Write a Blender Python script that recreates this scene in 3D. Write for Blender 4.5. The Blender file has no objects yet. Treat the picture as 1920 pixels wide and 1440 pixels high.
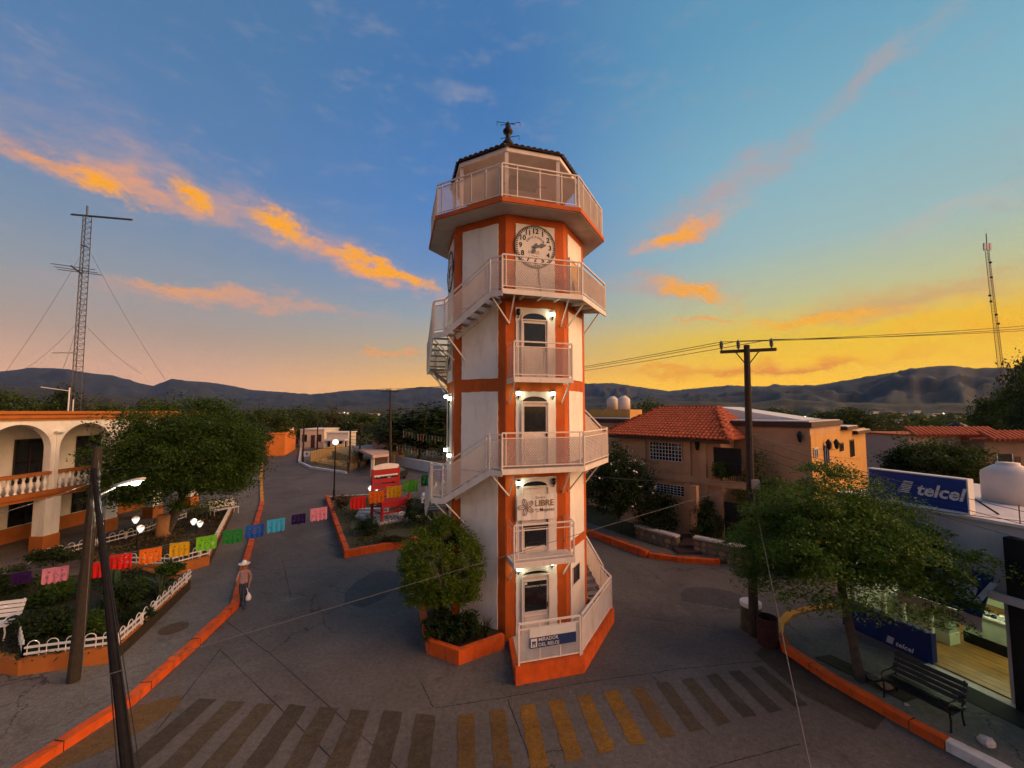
import bpy, math, random
import numpy as np
from mathutils import Vector, Matrix
R = math.radians
random.seed(7); rng = np.random.default_rng(7)
sc = bpy.context.scene
COL = sc.collection

# ------------------------------------------------------------------ camera
CAMH, FPX, PITCH = 7.6, 764.8, R(3.79)
cam = bpy.data.cameras.new('camera'); camo = bpy.data.objects.new('camera', cam); COL.objects.link(camo)
camo.location = (0, 0, CAMH); camo.rotation_euler = (R(90) + PITCH, 0, 0)
cam.sensor_fit = 'HORIZONTAL'; cam.sensor_width = 36; cam.lens = 36 * FPX / 1920
cam.clip_start = 0.1; cam.clip_end = 30000
sc.camera = camo

# ------------------------------------------------------------------ exposure
sc.view_settings.view_transform = 'Standard'; sc.view_settings.look = 'None'
sc.view_settings.gamma = 1; sc.view_settings.use_curve_mapping = False
sc.view_settings.exposure = 0.45
sc.cycles.use_denoising = True; sc.cycles.use_adaptive_sampling = True; sc.cycles.adaptive_threshold = .03; sc.cycles.adaptive_min_samples = 12
sc.cycles.max_bounces = 5; sc.cycles.diffuse_bounces = 2; sc.cycles.transparent_max_bounces = 16
sc.cycles.sample_clamp_indirect = 4; sc.cycles.volume_bounces = 0

# ------------------------------------------------------------------ node helper
class NT:
    def __init__(s, tree): s.t = tree; s.n = tree.nodes; s.l = tree.links; s.n.clear()
    def add(s, typ, **kw):
        nd = s.n.new(typ)
        for k, v in kw.items(): setattr(nd, k, v)
        return nd
    def put(s, sock, val):
        if isinstance(val, bpy.types.NodeSocket): s.l.new(val, sock)
        elif val is not None:
            if hasattr(sock.default_value, '__len__') and len(sock.default_value) == 4 and len(val) == 3: val = (*val, 1)
            sock.default_value = val
    def math(s, op, a, b=None, clamp=False):
        nd = s.add('ShaderNodeMath', operation=op, use_clamp=clamp); s.put(nd.inputs[0], a)
        if b is not None: s.put(nd.inputs[1], b)
        return nd.outputs[0]
    def vmath(s, op, a, b=None, scale=None):
        nd = s.add('ShaderNodeVectorMath', operation=op); s.put(nd.inputs[0], a)
        if b is not None: s.put(nd.inputs[1], b)
        if scale is not None: s.put(nd.inputs['Scale'], scale)
        return nd.outputs['Value'] if op in ('DOT_PRODUCT', 'LENGTH') else nd.outputs[0]
    def ramp(s, fac, stops, interp='LINEAR'):
        nd = s.add('ShaderNodeValToRGB'); cr = nd.color_ramp; cr.interpolation = interp
        while len(cr.elements) < len(stops): cr.elements.new(0.5)
        for e, (p, c) in zip(cr.elements, stops):
            e.position = p; e.color = (*c, 1) if len(c) == 3 else c
        s.put(nd.inputs[0], fac); return nd.outputs[0]
    def rng(s, x, a, b, c=0., d=1., smooth=True):
        nd = s.add('ShaderNodeMapRange'); nd.interpolation_type = 'SMOOTHSTEP' if smooth else 'LINEAR'; nd.clamp = True
        for i, v in enumerate((x, a, b, c, d)): s.put(nd.inputs[i], v)
        return nd.outputs[0]
    def mix(s, f, a, b, blend='MIX'):
        nd = s.add('ShaderNodeMix', data_type='RGBA', blend_type=blend)
        s.put(nd.inputs[0], f); s.put(nd.inputs[6], a); s.put(nd.inputs[7], b); return nd.outputs[2]
    def noise(s, vec, scale, detail=4, rough=.55, out='Fac', dist=0):
        nd = s.add('ShaderNodeTexNoise'); nd.inputs['Scale'].default_value = scale
        nd.inputs['Detail'].default_value = detail; nd.inputs['Roughness'].default_value = rough; nd.inputs['Distortion'].default_value = dist
        if vec is not None: s.put(nd.inputs['Vector'], vec)
        return nd.outputs[out]

# ------------------------------------------------------------------ pixel -> direction / ground
def ray(px, py):
    X = (px - 960) / FPX; Y = -(py - 720) / FPX
    c, s = math.cos(PITCH), math.sin(PITCH)
    return Vector((X, c - Y * s, s + Y * c))
def G(px, py, z=0.0):
    d = ray(px, py); t = (z - CAMH) / d.z
    return Vector((d.x * t, d.y * t, z))
def A(px, py, Y):
    d = ray(px, py); t = Y / d.y
    return Vector((d.x * t, Y, CAMH + d.z * t))

# ------------------------------------------------------------------ world: dusk sky
SUN_AZ, SUN_EL = 104.0, 16.0
sun_dir = Vector((math.sin(R(SUN_AZ)) * math.cos(R(SUN_EL)), math.cos(R(SUN_AZ)) * math.cos(R(SUN_EL)), math.sin(R(SUN_EL))))
world = bpy.data.worlds.new('World'); sc.world = world; world.use_nodes = True
w = NT(world.node_tree)
tc = w.add('ShaderNodeTexCoord').outputs['Generated']
dirn = w.vmath('NORMALIZE', tc)
sep = w.add('ShaderNodeSeparateXYZ'); w.put(sep.inputs[0], dirn)
el = sep.outputs[2]
flat = w.vmath('NORMALIZE', w.vmath('MULTIPLY', dirn, (1, 1, 0)))
gaz = w.vmath('DOT_PRODUCT', flat, (math.sin(R(62)), math.cos(R(62)), 0))     # nearness to the afterglow
away = w.ramp(el, [(0, (.70, .35, .20)), (.07, (.68, .37, .22)), (.15, (.46, .345, .285)), (.23, (.315, .335, .37)), (.33, (.20, .29, .42)),
                   (.45, (.115, .235, .46)), (.62, (.085, .205, .40)), (1, (.085, .18, .34))])
glow = w.ramp(el, [(0, (1.0, .50, .0)), (.10, (1.0, .56, .0)), (.16, (.92, .60, .03)), (.22, (.60, .58, .28)), (.33, (.36, .52, .52)),
                   (.48, (.235, .47, .58)), (.65, (.135, .35, .52)), (1, (.09, .22, .40))])
mid = w.ramp(el, [(0, (.92, .42, .05)), (.07, (.88, .45, .09)), (.15, (.58, .44, .26)), (.23, (.32, .38, .43)), (.33, (.16, .29, .55)),
                  (.45, (.09, .24, .56)), (.65, (.06, .19, .45)), (1, (.075, .18, .36))])
sky = w.mix(w.rng(gaz, -.25, .45), away, mid)
sky = w.mix(w.rng(gaz, .40, .93), sky, glow)
nish = w.add('ShaderNodeTexSky', sky_type='NISHITA'); nish.sun_disc = False
nish.sun_elevation = R(2.5); nish.sun_rotation = R(SUN_AZ); nish.air_density = 1.2; nish.dust_density = 1.0
nish_c = w.vmath('SCALE', nish.outputs[0], scale=.09)
sky = w.mix(.06, sky, nish_c)
sky = w.mix(1.0, sky, w.rng(el, .0, .16, 1.36, 1.0), 'MULTIPLY')
# wisps of cloud: each an elongated puff on the dome of directions, its edge frayed by noise
warp = w.noise(w.vmath('MULTIPLY', dirn, (1, 1, 1.6)), 5.0, 5, .66, 'Color')
warp = w.vmath('SCALE', w.vmath('SUBTRACT', warp, (.5, .5, .5)), scale=.15)
dw = w.vmath('ADD', dirn, warp)
nfine = w.noise(w.vmath('MULTIPLY', dirn, (6, 6, 15)), 2.4, 6, .66)
fray = w.rng(nfine, .22, .78, -.46, .46, False)
def streak(sky, p, q, wd, col, amt, lo=.12, hi=.75, fr=1.0):
    a = ray(*p).normalized(); b = ray(*q).normalized()
    m = (a + b).normalized(); t = (b - a).normalized(); n = m.cross(t).normalized()
    mp = w.add('ShaderNodeMapping', vector_type='TEXTURE'); w.put(mp.inputs[0], dw)
    mp.inputs[1].default_value = tuple(m); mp.inputs[2].default_value = Matrix((t, n, m)).transposed().to_euler()
    mp.inputs[3].default_value = ((b - a).length * .56, wd, 1.0)
    g = w.add('ShaderNodeTexGradient', gradient_type='SPHERICAL'); w.l.new(mp.outputs[0], g.inputs[0]); g = g.outputs[1]
    f = w.rng(w.math('ADD', g, w.math('MULTIPLY', fray, w.math('MULTIPLY', g, 2.2 * fr, True))), lo, hi * 1.0 + .38, 0, min(1.0, amt * 1.08))
    return w.mix(f, sky, col)
PK = (.56, .34, .30); OR = (.93, .36, .07); HOT = (1.0, .40, .02); SAL = (.78, .35, .19); GREY = (.36, .38, .42)
for args in (((-420, -60), (560, 470), .13, (.42, .33, .35), .38, .05, 1.0), ((-160, 130), (900, 590), .065, PK, .62, .05, .8), ((-200, 190), (480, 425), .045, SAL, .9, .1, .7),
             ((0, 255), (230, 345), .020, OR, .8), ((130, 300), (300, 395), .030, HOT, .95, .1, .6), ((325, 325), (400, 400), .030, HOT, 1.0, .1, .6),
             ((410, 365), (880, 585), .034, SAL, .9, .1, .6), ((440, 378), (590, 450), .030, HOT, 1.0, .08, .55), ((560, 430), (860, 570), .024, HOT, .95, .08, .55),
             ((-40, 500), (760, 605), .034, SAL, .7, .1, .8), ((170, 520), (480, 560), .016, OR, .55), ((610, 662), (830, 660), .011, OR, .8),
             ((1120, 490), (1640, 210), .060, PK, .55, .05, .8), ((1140, 475), (1440, 380), .036, SAL, .9, .08, .6), ((1190, 450), (1340, 410), .024, HOT, .95, .08, .6),
             ((1420, 350), (1900, -130), .032, GREY, .8, .05, .7), ((1100, 525), (1430, 560), .050, PK, .6, .05, .7), ((1200, 525), (1400, 572), .034, HOT, 1.0, .08, .55),
             ((1240, 606), (1390, 600), .012, OR, .9), ((1400, 600), (2150, 500), .050, (.66, .38, .16), .8, .05, .7), ((1330, 604), (1830, 560), .020, (.98, .46, .03), .95, .05, .6),
             ((1000, 700), (2100, 665), .020, (.96, .38, .01), .8, .05, .7), ((1580, 630), (2300, 565), .055, (1.0, .50, .006), .9, .05, .7), ((1280, 690), (1700, 686), .008, (.90, .26, .02), .8),
             ((1580, 490), (2100, 290), .030, (.52, .48, .42), .6, .05, .8), ((760, 150), (960, 200), .035, (.24, .29, .42), .6, .05, .8)):
    sky = streak(sky, *args)
wis = w.math('MULTIPLY', w.rng(nfine, .50, .78, 0, .28), w.rng(el, .08, .3))
sky = w.mix(wis, sky, (.34, .34, .40))
bg = w.add('ShaderNodeBackground'); w.put(bg.inputs[0], sky); bg.inputs[1].default_value = .74
world.cycles.sampling_method = 'NONE'
wo = w.add('ShaderNodeOutputWorld'); w.l.new(bg.outputs[0], wo.inputs[0])

# ------------------------------------------------------------------ sun: low, warm, very soft
sl = bpy.data.lights.new('sun', 'SUN'); sl.energy = 4.8; sl.angle = R(72); sl.color = (1.0, .53, .25)
so = bpy.data.objects.new('sun', sl); COL.objects.link(so)
so.rotation_euler = (-sun_dir).to_track_quat('-Z', 'Y').to_euler(); so.location = (60, 5, 40)

# ------------------------------------------------------------------ materials
MATS = {}
def pbr(name, col, rough=.75, var=.18, scale=3.0, bump=.0, metal=0.0, spec=.3, dirt=None, dirt_amt=.0, dscale=1.2, chip=None, chip_at=.63):
    if name in MATS: return MATS[name]
    m = bpy.data.materials.new(name); m.use_nodes = True; t = NT(m.node_tree)
    co = t.add('ShaderNodeTexCoord').outputs['Object']
    b = t.add('ShaderNodeBsdfPrincipled'); o = t.add('ShaderNodeOutputMaterial'); t.l.new(b.outputs[0], o.inputs[0])
    n1 = t.noise(co, scale, 5, .6)
    lo = tuple(c * (1 - var) for c in col); hi = tuple(min(1, c * (1 + var)) for c in col)
    c = t.ramp(n1, [(.3, lo), (.7, hi)])
    if dirt is not None:
        n2 = t.noise(t.vmath('MULTIPLY', co, (1.7, 1.7, .45)), dscale, 7, .70, dist=.4)
        c = t.mix(t.math('MULTIPLY', t.rng(n2, .48, .72), dirt_amt), c, dirt)
    if chip is not None: c = t.mix(t.math('MULTIPLY', t.rng(t.noise(co, 5.5, 6, .72), chip_at, chip_at + .035), .85), c, chip)
    t.put(b.inputs['Base Color'], c)
    b.inputs['Roughness'].default_value = rough; b.inputs['Metallic'].default_value = metal
    b.inputs['Specular IOR Level'].default_value = spec
    if bump:
        bn = t.add('ShaderNodeBump'); bn.inputs['Strength'].default_value = bump; bn.inputs['Distance'].default_value = .02
        t.put(bn.inputs['Height'], t.noise(co, scale * 9, 4, .6)); t.l.new(bn.outputs[0], b.inputs['Normal'])
    MATS[name] = m; return m
def emit(name, col, strength):
    if name in MATS: return MATS[name]
    m = bpy.data.materials.new(name); m.use_nodes = True; t = NT(m.node_tree)
    e = t.add('ShaderNodeEmission'); t.put(e.inputs[0], col); e.inputs[1].default_value = strength
    o = t.add('ShaderNodeOutputMaterial'); t.l.new(e.outputs[0], o.inputs[0]); MATS[name] = m; return m
def leafmat(name, dark, lite, tip=None):
    m = bpy.data.materials.new(name); m.use_nodes = True; t = NT(m.node_tree)
    co = t.add('ShaderNodeTexCoord').outputs['Object']
    n = t.noise(co, 1.1, 4, .6); n2 = t.noise(co, 23, 2, .5)
    f = t.math('ADD', t.math('MULTIPLY', n, .55), t.math('MULTIPLY', n2, .45))
    st = [(.35, dark), (.62, lite)]
    if tip: st.append((.72, tip))
    c = t.ramp(f, st)
    d = t.add('ShaderNodeBsdfPrincipled'); t.put(d.inputs['Base Color'], c); d.inputs['Roughness'].default_value = .6; d.inputs['Specular IOR Level'].default_value = .25
    tr = t.add('ShaderNodeBsdfTranslucent'); t.put(tr.inputs[0], c)
    mx = t.add('ShaderNodeMixShader'); mx.inputs[0].default_value = .3; t.l.new(d.outputs[0], mx.inputs[1]); t.l.new(tr.outputs[0], mx.inputs[2])
    o = t.add('ShaderNodeOutputMaterial'); t.l.new(mx.outputs[0], o.inputs[0]); MATS[name] = m; return m
def glassmat(name, col=(.012, .014, .018), rough=.08):
    if name in MATS: return MATS[name]
    return pbr(name, col, rough, .3, 2.0, 0, 0, .6)
def groundmat(name, col, patch, crack=True, grain=60, warm=(.05, .035, .02), warm_amt=.25):
    m = bpy.data.materials.new(name); m.use_nodes = True; t = NT(m.node_tree)
    co = t.add('ShaderNodeTexCoord').outputs['Object']
    n0 = t.noise(co, .22, 5, .62, dist=.8); n1 = t.noise(co, 1.7, 6, .65); n2 = t.noise(co, grain, 3, .6)
    c = t.mix(t.rng(n0, .35, .7), col, patch)
    c = t.mix(t.math('MULTIPLY', t.rng(n1, .5, .75), warm_amt), c, warm)
    if crack: c = t.mix(t.math('MULTIPLY', t.rng(t.noise(co, .75, 6, .68, dist=1.2), .56, .70), .55), c, tuple(x * .45 for x in col)); c = t.mix(t.math('MULTIPLY', t.rng(t.noise(co, .5, 5, .6, dist=.6), .60, .72), .4), c, tuple(x * 1.6 for x in col))
    n3 = t.noise(co, grain * .22, 5, .7)
    g = t.math('MULTIPLY', t.rng(n2, .25, .8, .60, 1.45, False), t.rng(n3, .3, .7, .72, 1.28, False))
    c = t.mix(1.0, c, g, 'MULTIPLY')
    if crack:
        v = t.add('ShaderNodeTexVoronoi', feature='DISTANCE_TO_EDGE'); v.inputs['Scale'].default_value = .33
        t.put(v.inputs['Vector'], t.vmath('ADD', co, t.vmath('SCALE', t.noise(co, 1.4, 5, .6, 'Color'), scale=1.1)))
        k = t.math('MULTIPLY', t.rng(v.outputs[0], .004, .010, 1, 0), t.rng(t.noise(co, .16, 2), .50, .62))
        c = t.mix(t.math('MULTIPLY', k, .7), c, (.012, .011, .010))
    b = t.add('ShaderNodeBsdfPrincipled'); t.put(b.inputs['Base Color'], c)
    b.inputs['Roughness'].default_value = .82; b.inputs['Specular IOR Level'].default_value = .25
    bn = t.add('ShaderNodeBump'); bn.inputs['Strength'].default_value = .5; bn.inputs['Distance'].default_value = .012
    t.put(bn.inputs['Height'], t.math('ADD', n2, n1)); t.l.new(bn.outputs[0], b.inputs['Normal'])
    o = t.add('ShaderNodeOutputMaterial'); t.l.new(b.outputs[0], o.inputs[0]); MATS[name] = m; return m

WHITE = pbr('tower white plaster', (.80, .71, .63), .85, .05, 1.5, .15, 0, .2, (.45, .36, .30), .34, 1.6)
ORANGE = pbr('tower orange paint', (.50, .092, .010), .7, .12, 2.0, .12, 0, .25, (.24, .045, .010), .55, 1.3, (.42, .30, .22), .68)
KERB = pbr('orange kerb paint', (.58, .085, .008), .75, .2, 2.5, .25, 0, .25, (.13, .045, .022), .75, 2.6, (.16, .13, .11), .60)
YKERB = pbr('yellow kerb paint', (.55, .24, .03), .75, .16, 2.5, .25, 0, .25, (.22, .11, .04), .45, 2.2)
WKERB = pbr('white kerb paint', (.62, .55, .50), .75, .16, 2.5, .25, 0, .25, (.25, .2, .16), .5, 2.2)
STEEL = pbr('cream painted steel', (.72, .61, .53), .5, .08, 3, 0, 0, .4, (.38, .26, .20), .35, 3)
DSTEEL = pbr('shaded grey steel', (.30, .27, .25), .6, .1, 3, 0, .2)  # one even grey for decks, treads and small fittings
CONC = pbr('pale concrete', (.52, .46, .42), .85, .12, 1.5, .2, 0, .2, (.28, .23, .2), .4)
BLACK = pbr('black metal', (.015, .015, .017), .45, .2, 5, 0, .3)
RUBBER = pbr('black rubber', (.012, .012, .012), .8, .2, 8)
GLASS = glassmat('dark window glass')
DARK = pbr('painted interior shade', (.02, .018, .016), .9, .3, 2)  # near-black that carries the shade inside openings
TILE_D = pbr('dark roof tile', (.05, .028, .025), .7, .3, 6)
WOOD = pbr('weathered pole wood', (.040, .027, .020), .85, .3, 9, .4)
WIRE = pbr('black cable', (.018, .017, .018), .6, .1, 1)
GWIRE = pbr('grey cable', (.11, .10, .095), .6, .1, 1)
LAMPGLASS = emit('lit lantern glass', (.80, 1.0, .72), 7)
GLOBE = emit('lit globe', (.95, 1.0, .88), 3.2)
TERRA = pbr('terracotta plaster', (.40, .125, .024), .75, .14, 2, .15, 0, .25, (.22, .09, .03), .4)
BWHITE = pbr('building white plaster', (.76, .73, .66), .85, .06, 1.4, .15, 0, .2, (.45, .38, .30), .35, 1.0)
FWHITE = pbr('white fence paint', (.66, .62, .58), .5, .06, 4)
SOIL = groundmat('garden soil', (.045, .030, .018), (.028, .030, .010), False, 25, (.07, .05, .025), .4)
DRY = groundmat('dry grass ground', (.075, .060, .022), (.040, .045, .012), False, 40, (.10, .075, .03), .5)
ROAD = groundmat('worn street concrete', (.122, .103, .090), (.082, .070, .062), True, 38, (.075, .060, .045), .35)
WALK = groundmat('pavement concrete', (.165, .140, .118), (.118, .099, .080), True, 45, (.09, .068, .045), .45)
GROUND = groundmat('valley ground', (.045, .050, .018), (.060, .050, .025), False, 3, (.07, .05, .03), .5)

# ------------------------------------------------------------------ mesh builder
class MB:
    def __init__(s, T=None): s.v = []; s.f = []; s.T = T
    def add(s, vs, fs):
        k = len(s.v); s.v += [tuple(s.T(*q)) if s.T else tuple(q) for q in vs]; s.f += [tuple(i + k for i in f) for f in fs]; return s
    def box(s, x0, x1, y0, y1, z0, z1):
        return s.add([(x0, y0, z0), (x1, y0, z0), (x1, y1, z0), (x0, y1, z0), (x0, y0, z1), (x1, y0, z1), (x1, y1, z1), (x0, y1, z1)],
                     [(0, 3, 2, 1), (4, 5, 6, 7), (0, 1, 5, 4), (1, 2, 6, 5), (2, 3, 7, 6), (3, 0, 4, 7)])
    def prism(s, poly, z0, z1):
        n = len(poly)
        zz = lambda z, p: z(p) if callable(z) else z
        return s.add([(p[0], p[1], zz(z0, p)) for p in poly] + [(p[0], p[1], zz(z1, p)) for p in poly],
                     [tuple(range(n - 1, -1, -1)), tuple(range(n, 2 * n))] + [(i, (i + 1) % n, (i + 1) % n + n, i + n) for i in range(n)])
    def bar(s, p, q, w, h=None, n=None, w2=None):
        """bar from p to q: rectangular (w x h) or n-sided tube of radius w tapering to w2"""
        p = Vector(p); q = Vector(q); d = (q - p)
        if d.length < 1e-6: return s
        d.normalize(); up = Vector((0, 0, 1)) if abs(d.z) < .95 else Vector((0, 1, 0))
        x = d.cross(up).normalized(); y = x.cross(d)
        if n is None:
            h = h or w; off = [(-w / 2, -h / 2), (w / 2, -h / 2), (w / 2, h / 2), (-w / 2, h / 2)]; o2 = off
        else:
            off = [(w * math.cos(2 * math.pi * i / n), w * math.sin(2 * math.pi * i / n)) for i in range(n)]
            r2 = w if w2 is None else w2; o2 = [(a * r2 / w, b * r2 / w) for a, b in off]
        m = len(off)
        vs = [p + x * a + y * b for a, b in off] + [q + x * a + y * b for a, b in o2]
        return s.add([tuple(a) for a in vs], [tuple(range(m - 1, -1, -1)), tuple(range(m, 2 * m))] + [(i, (i + 1) % m, (i + 1) % m + m, i + m) for i in range(m)])
    def tube(s, pts, r, n=6, r2=None):
        P = [Vector(p) for p in pts]; N = len(P); vs = []
        for i, p in enumerate(P):
            d = (P[min(i + 1, N - 1)] - P[max(i - 1, 0)]).normalized()
            up = Vector((0, 0, 1)) if abs(d.z) < .95 else Vector((0, 1, 0))
            x = d.cross(up).normalized(); y = x.cross(d); rr = r if r2 is None else r + (r2 - r) * i / (N - 1)
            vs += [tuple(p + x * rr * math.cos(2 * math.pi * j / n) + y * rr * math.sin(2 * math.pi * j / n)) for j in range(n)]
        fs = [(i * n + j, i * n + (j + 1) % n, (i + 1) * n + (j + 1) % n, (i + 1) * n + j) for i in range(N - 1) for j in range(n)]
        fs += [tuple(range(n - 1, -1, -1)), tuple(range((N - 1) * n, N * n))]
        return s.add(vs, fs)
    def lathe(s, prof, c=(0, 0, 0), n=16):
        vs = []; fs = []
        for r, z in prof: vs += [(c[0] + r * math.cos(2 * math.pi * j / n), c[1] + r * math.sin(2 * math.pi * j / n), c[2] + z) for j in range(n)]
        for i in range(len(prof) - 1): fs += [(i * n + j, i * n + (j + 1) % n, (i + 1) * n + (j + 1) % n, (i + 1) * n + j) for j in range(n)]
        fs += [tuple(range(n - 1, -1, -1)), tuple(range((len(prof) - 1) * n, len(prof) * n))]
        return s.add(vs, fs)
    def ball(s, c, r, n=10, m=6, sz=1.0):
        return s.lathe([(max(.02 * r, r * math.sin(math.pi * i / m)), -sz * r * math.cos(math.pi * i / m)) for i in range(m + 1)], c, n)
    def wall(s, path, wd, z0, z1, closed=False, side=0):
        """mitred wall of width wd along a 2-D path; side -1/0/1 puts it right / centred / left of the path"""
        P = [Vector((p[0], p[1])) for p in path]; N = len(P); L = []; Rr = []
        for i in range(N):
            a = P[i - 1] if (i > 0 or closed) else None; b = P[(i + 1) % N] if (i < N - 1 or closed) else None
            d1 = (P[i] - a).normalized() if a is not None else (b - P[i]).normalized()
            d2 = (b - P[i]).normalized() if b is not None else d1
            n = Vector((-(d1 + d2).y, (d1 + d2).x)); n.normalize(); c = max(.35, n.dot(Vector((-d1.y, d1.x))))
            L.append(P[i] + n * wd * (side + 1) / 2 / c); Rr.append(P[i] + n * wd * (side - 1) / 2 / c)
        vs = []
        for i in range(N): vs += [(L[i].x, L[i].y, z0), (Rr[i].x, Rr[i].y, z0), (Rr[i].x, Rr[i].y, z1), (L[i].x, L[i].y, z1)]
        fs = []
        for i in range(N if closed else N - 1):
            a = 4 * i; b = 4 * ((i + 1) % N)
            fs += [(a + j, b + j, b + (j + 1) % 4, a + (j + 1) % 4) for j in range(4)]
        if not closed: fs += [(0, 1, 2, 3), (4 * N - 1, 4 * N - 2, 4 * N - 3, 4 * N - 4)]
        return s.add(vs, fs)
    def build(s, name, mat, parent=None, loc=None, smooth=False):
        me = bpy.data.meshes.new(name)
        L = Vector(loc) if (loc is not None and parent is None) else Vector((0, 0, 0))
        me.from_pydata([tuple(Vector(q) - L) for q in s.v], [], s.f); me.update()
        return put(name, me, mat, parent, L, smooth)
def put(name, me, mat, parent=None, L=Vector((0, 0, 0)), smooth=False):
    o = bpy.data.objects.new(name, me); COL.objects.link(o); o.location = L
    for m in (mat if isinstance(mat, (list, tuple)) else [mat]): me.materials.append(m)
    if smooth: me.polygons.foreach_set('use_smooth', [True] * len(me.polygons))
    if parent is not None:
        o.parent = parent
        if parent.type == 'EMPTY' or parent.parent is None: o.matrix_parent_inverse = Matrix.Translation(-parent.location)
    return o
def root(name, loc, label, cat, group=None):
    o = bpy.data.objects.new(name, None); COL.objects.link(o); o.location = loc; o.empty_display_size = .2
    return tag(o, label, cat, group)
def tag(o, label=None, cat=None, group=None, kind=None):
    if label: o['label'] = label
    if cat: o['category'] = cat
    if group: o['group'] = group
    if kind: o['kind'] = kind
    return o
def struct(o): o['kind'] = 'structure'; return o
def dup(o, loc=None, rotz=None, label=None, scale=None, parent=None):
    c = o.copy(); COL.objects.link(c)
    if parent is not None: c.parent = parent; c.matrix_parent_inverse = o.matrix_parent_inverse.copy()
    if loc is not None: c.location = loc
    if rotz is not None: c.rotation_euler = (0, 0, rotz)
    if scale is not None: c.scale = scale if hasattr(scale, '__len__') else (scale,) * 3
    if label: c['label'] = label
    for ch in o.children: dup(ch, parent=c)
    return c
_txt = {}
def text(mb, s, place, size=1.0, off=0.0, shear=0.0, depth=.01, align='CENTER'):
    """lettering; place(x, y, d) maps text plane coordinates (metres) and depth to world"""
    key = (s, off, shear, align)
    if key not in _txt:
        cu = bpy.data.curves.new('lettering', 'FONT'); cu.body = s; cu.align_x = align; cu.align_y = 'CENTER'; cu.offset = off; cu.shear = shear; cu.resolution_u = 2
        o = bpy.data.objects.new('lettering', cu); COL.objects.link(o)
        me = bpy.data.meshes.new_from_object(o.evaluated_get(bpy.context.evaluated_depsgraph_get()))
        _txt[key] = ([tuple(v.co) for v in me.vertices], [tuple(p.vertices) for p in me.polygons])
        bpy.data.objects.remove(o); bpy.data.meshes.remove(me); bpy.data.curves.remove(cu)
    vs, fs = _txt[key]
    return mb.add([place(x * size, y * size, depth) for x, y, _ in vs], fs)
def lamp(parent, p, power, col=(.85, 1.0, .75), r=.06):
    l = bpy.data.lights.new('lamp_light', 'POINT'); l.energy = power; l.color = col; l.shadow_soft_size = r
    o = bpy.data.objects.new('lamp_light', l); COL.objects.link(o); o.location = p
    if parent is not None:
        o.parent = parent
        if parent.type == 'EMPTY' or parent.parent is None: o.matrix_parent_inverse = Matrix.Translation(-parent.location)
    return o

# ================================================================== THE SETTING
# ground sheet out to the hills
mb = MB(); rings = [0, 30, 60, 110, 200, 400, 800, 1600, 3000, 6000, 9000]; NS = 96
mb.v = [(0, 0, -.06)]
for r in rings[1:]:
    zz = -.06 if r <= 60 else (-.3 if r <= 200 else -1.0)
    mb.v += [(r * math.sin(2 * math.pi * j / NS), r * math.cos(2 * math.pi * j / NS), zz) for j in range(NS)]
mb.f = [(0, 1 + (j + 1) % NS, 1 + j) for j in range(NS)]
for i in range(len(rings) - 2):
    a = 1 + i * NS; b = a + NS
    mb.f += [(a + j, a + (j + 1) % NS, b + (j + 1) % NS, b + j) for j in range(NS)]
struct(mb.build('ground', GROUND))

def vnoise(seed):
    rg = np.random.default_rng(seed); tab = rg.random(512)
    def f(x):
        i = math.floor(x); t = x - i; t = t * t * (3 - 2 * t)
        return tab[i % 512] * (1 - t) + tab[(i + 1) % 512] * t
    return lambda x: f(x) * .5 + f(x * 2.1 + 7) * .27 + f(x * 4.3 + 19) * .15 + f(x * 9.1 + 3) * .08
def interp(pts, x):
    for (a, b), (c, d) in zip(pts, pts[1:]):
        if a <= x <= c: return b + (d - b) * (x - a) / (c - a)
    return pts[0][1] if x < pts[0][0] else pts[-1][1]
def fbm2(shape, fx, fy, seed, octs=6, ridged=True):
    rg = np.random.default_rng(seed); out = np.zeros(shape); amp = 1.0; X = np.linspace(0, 1, shape[0]); Y = np.linspace(0, 1, shape[1])
    for o in range(octs):
        nx, ny = int(fx * 1.9 ** o) + 2, int(fy * 1.9 ** o) + 2; g = rg.random((nx + 1, ny + 1)); x = X * (nx - 1); y = Y * (ny - 1)
        ix, iy = x.astype(int), y.astype(int); tx, ty = x - ix, y - iy; tx = tx * tx * (3 - 2 * tx); ty = ty * ty * (3 - 2 * ty); ix1, iy1 = ix + 1, iy + 1
        n = (g[ix][:, iy] * (1 - tx)[:, None] + g[ix1][:, iy] * tx[:, None]) * (1 - ty)[None] + (g[ix][:, iy1] * (1 - tx)[:, None] + g[ix1][:, iy1] * tx[:, None]) * ty[None]
        out += amp * ((1 - np.abs(2 * n - 1)) if ridged else n); amp *= .52
    return out / out.max()
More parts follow.
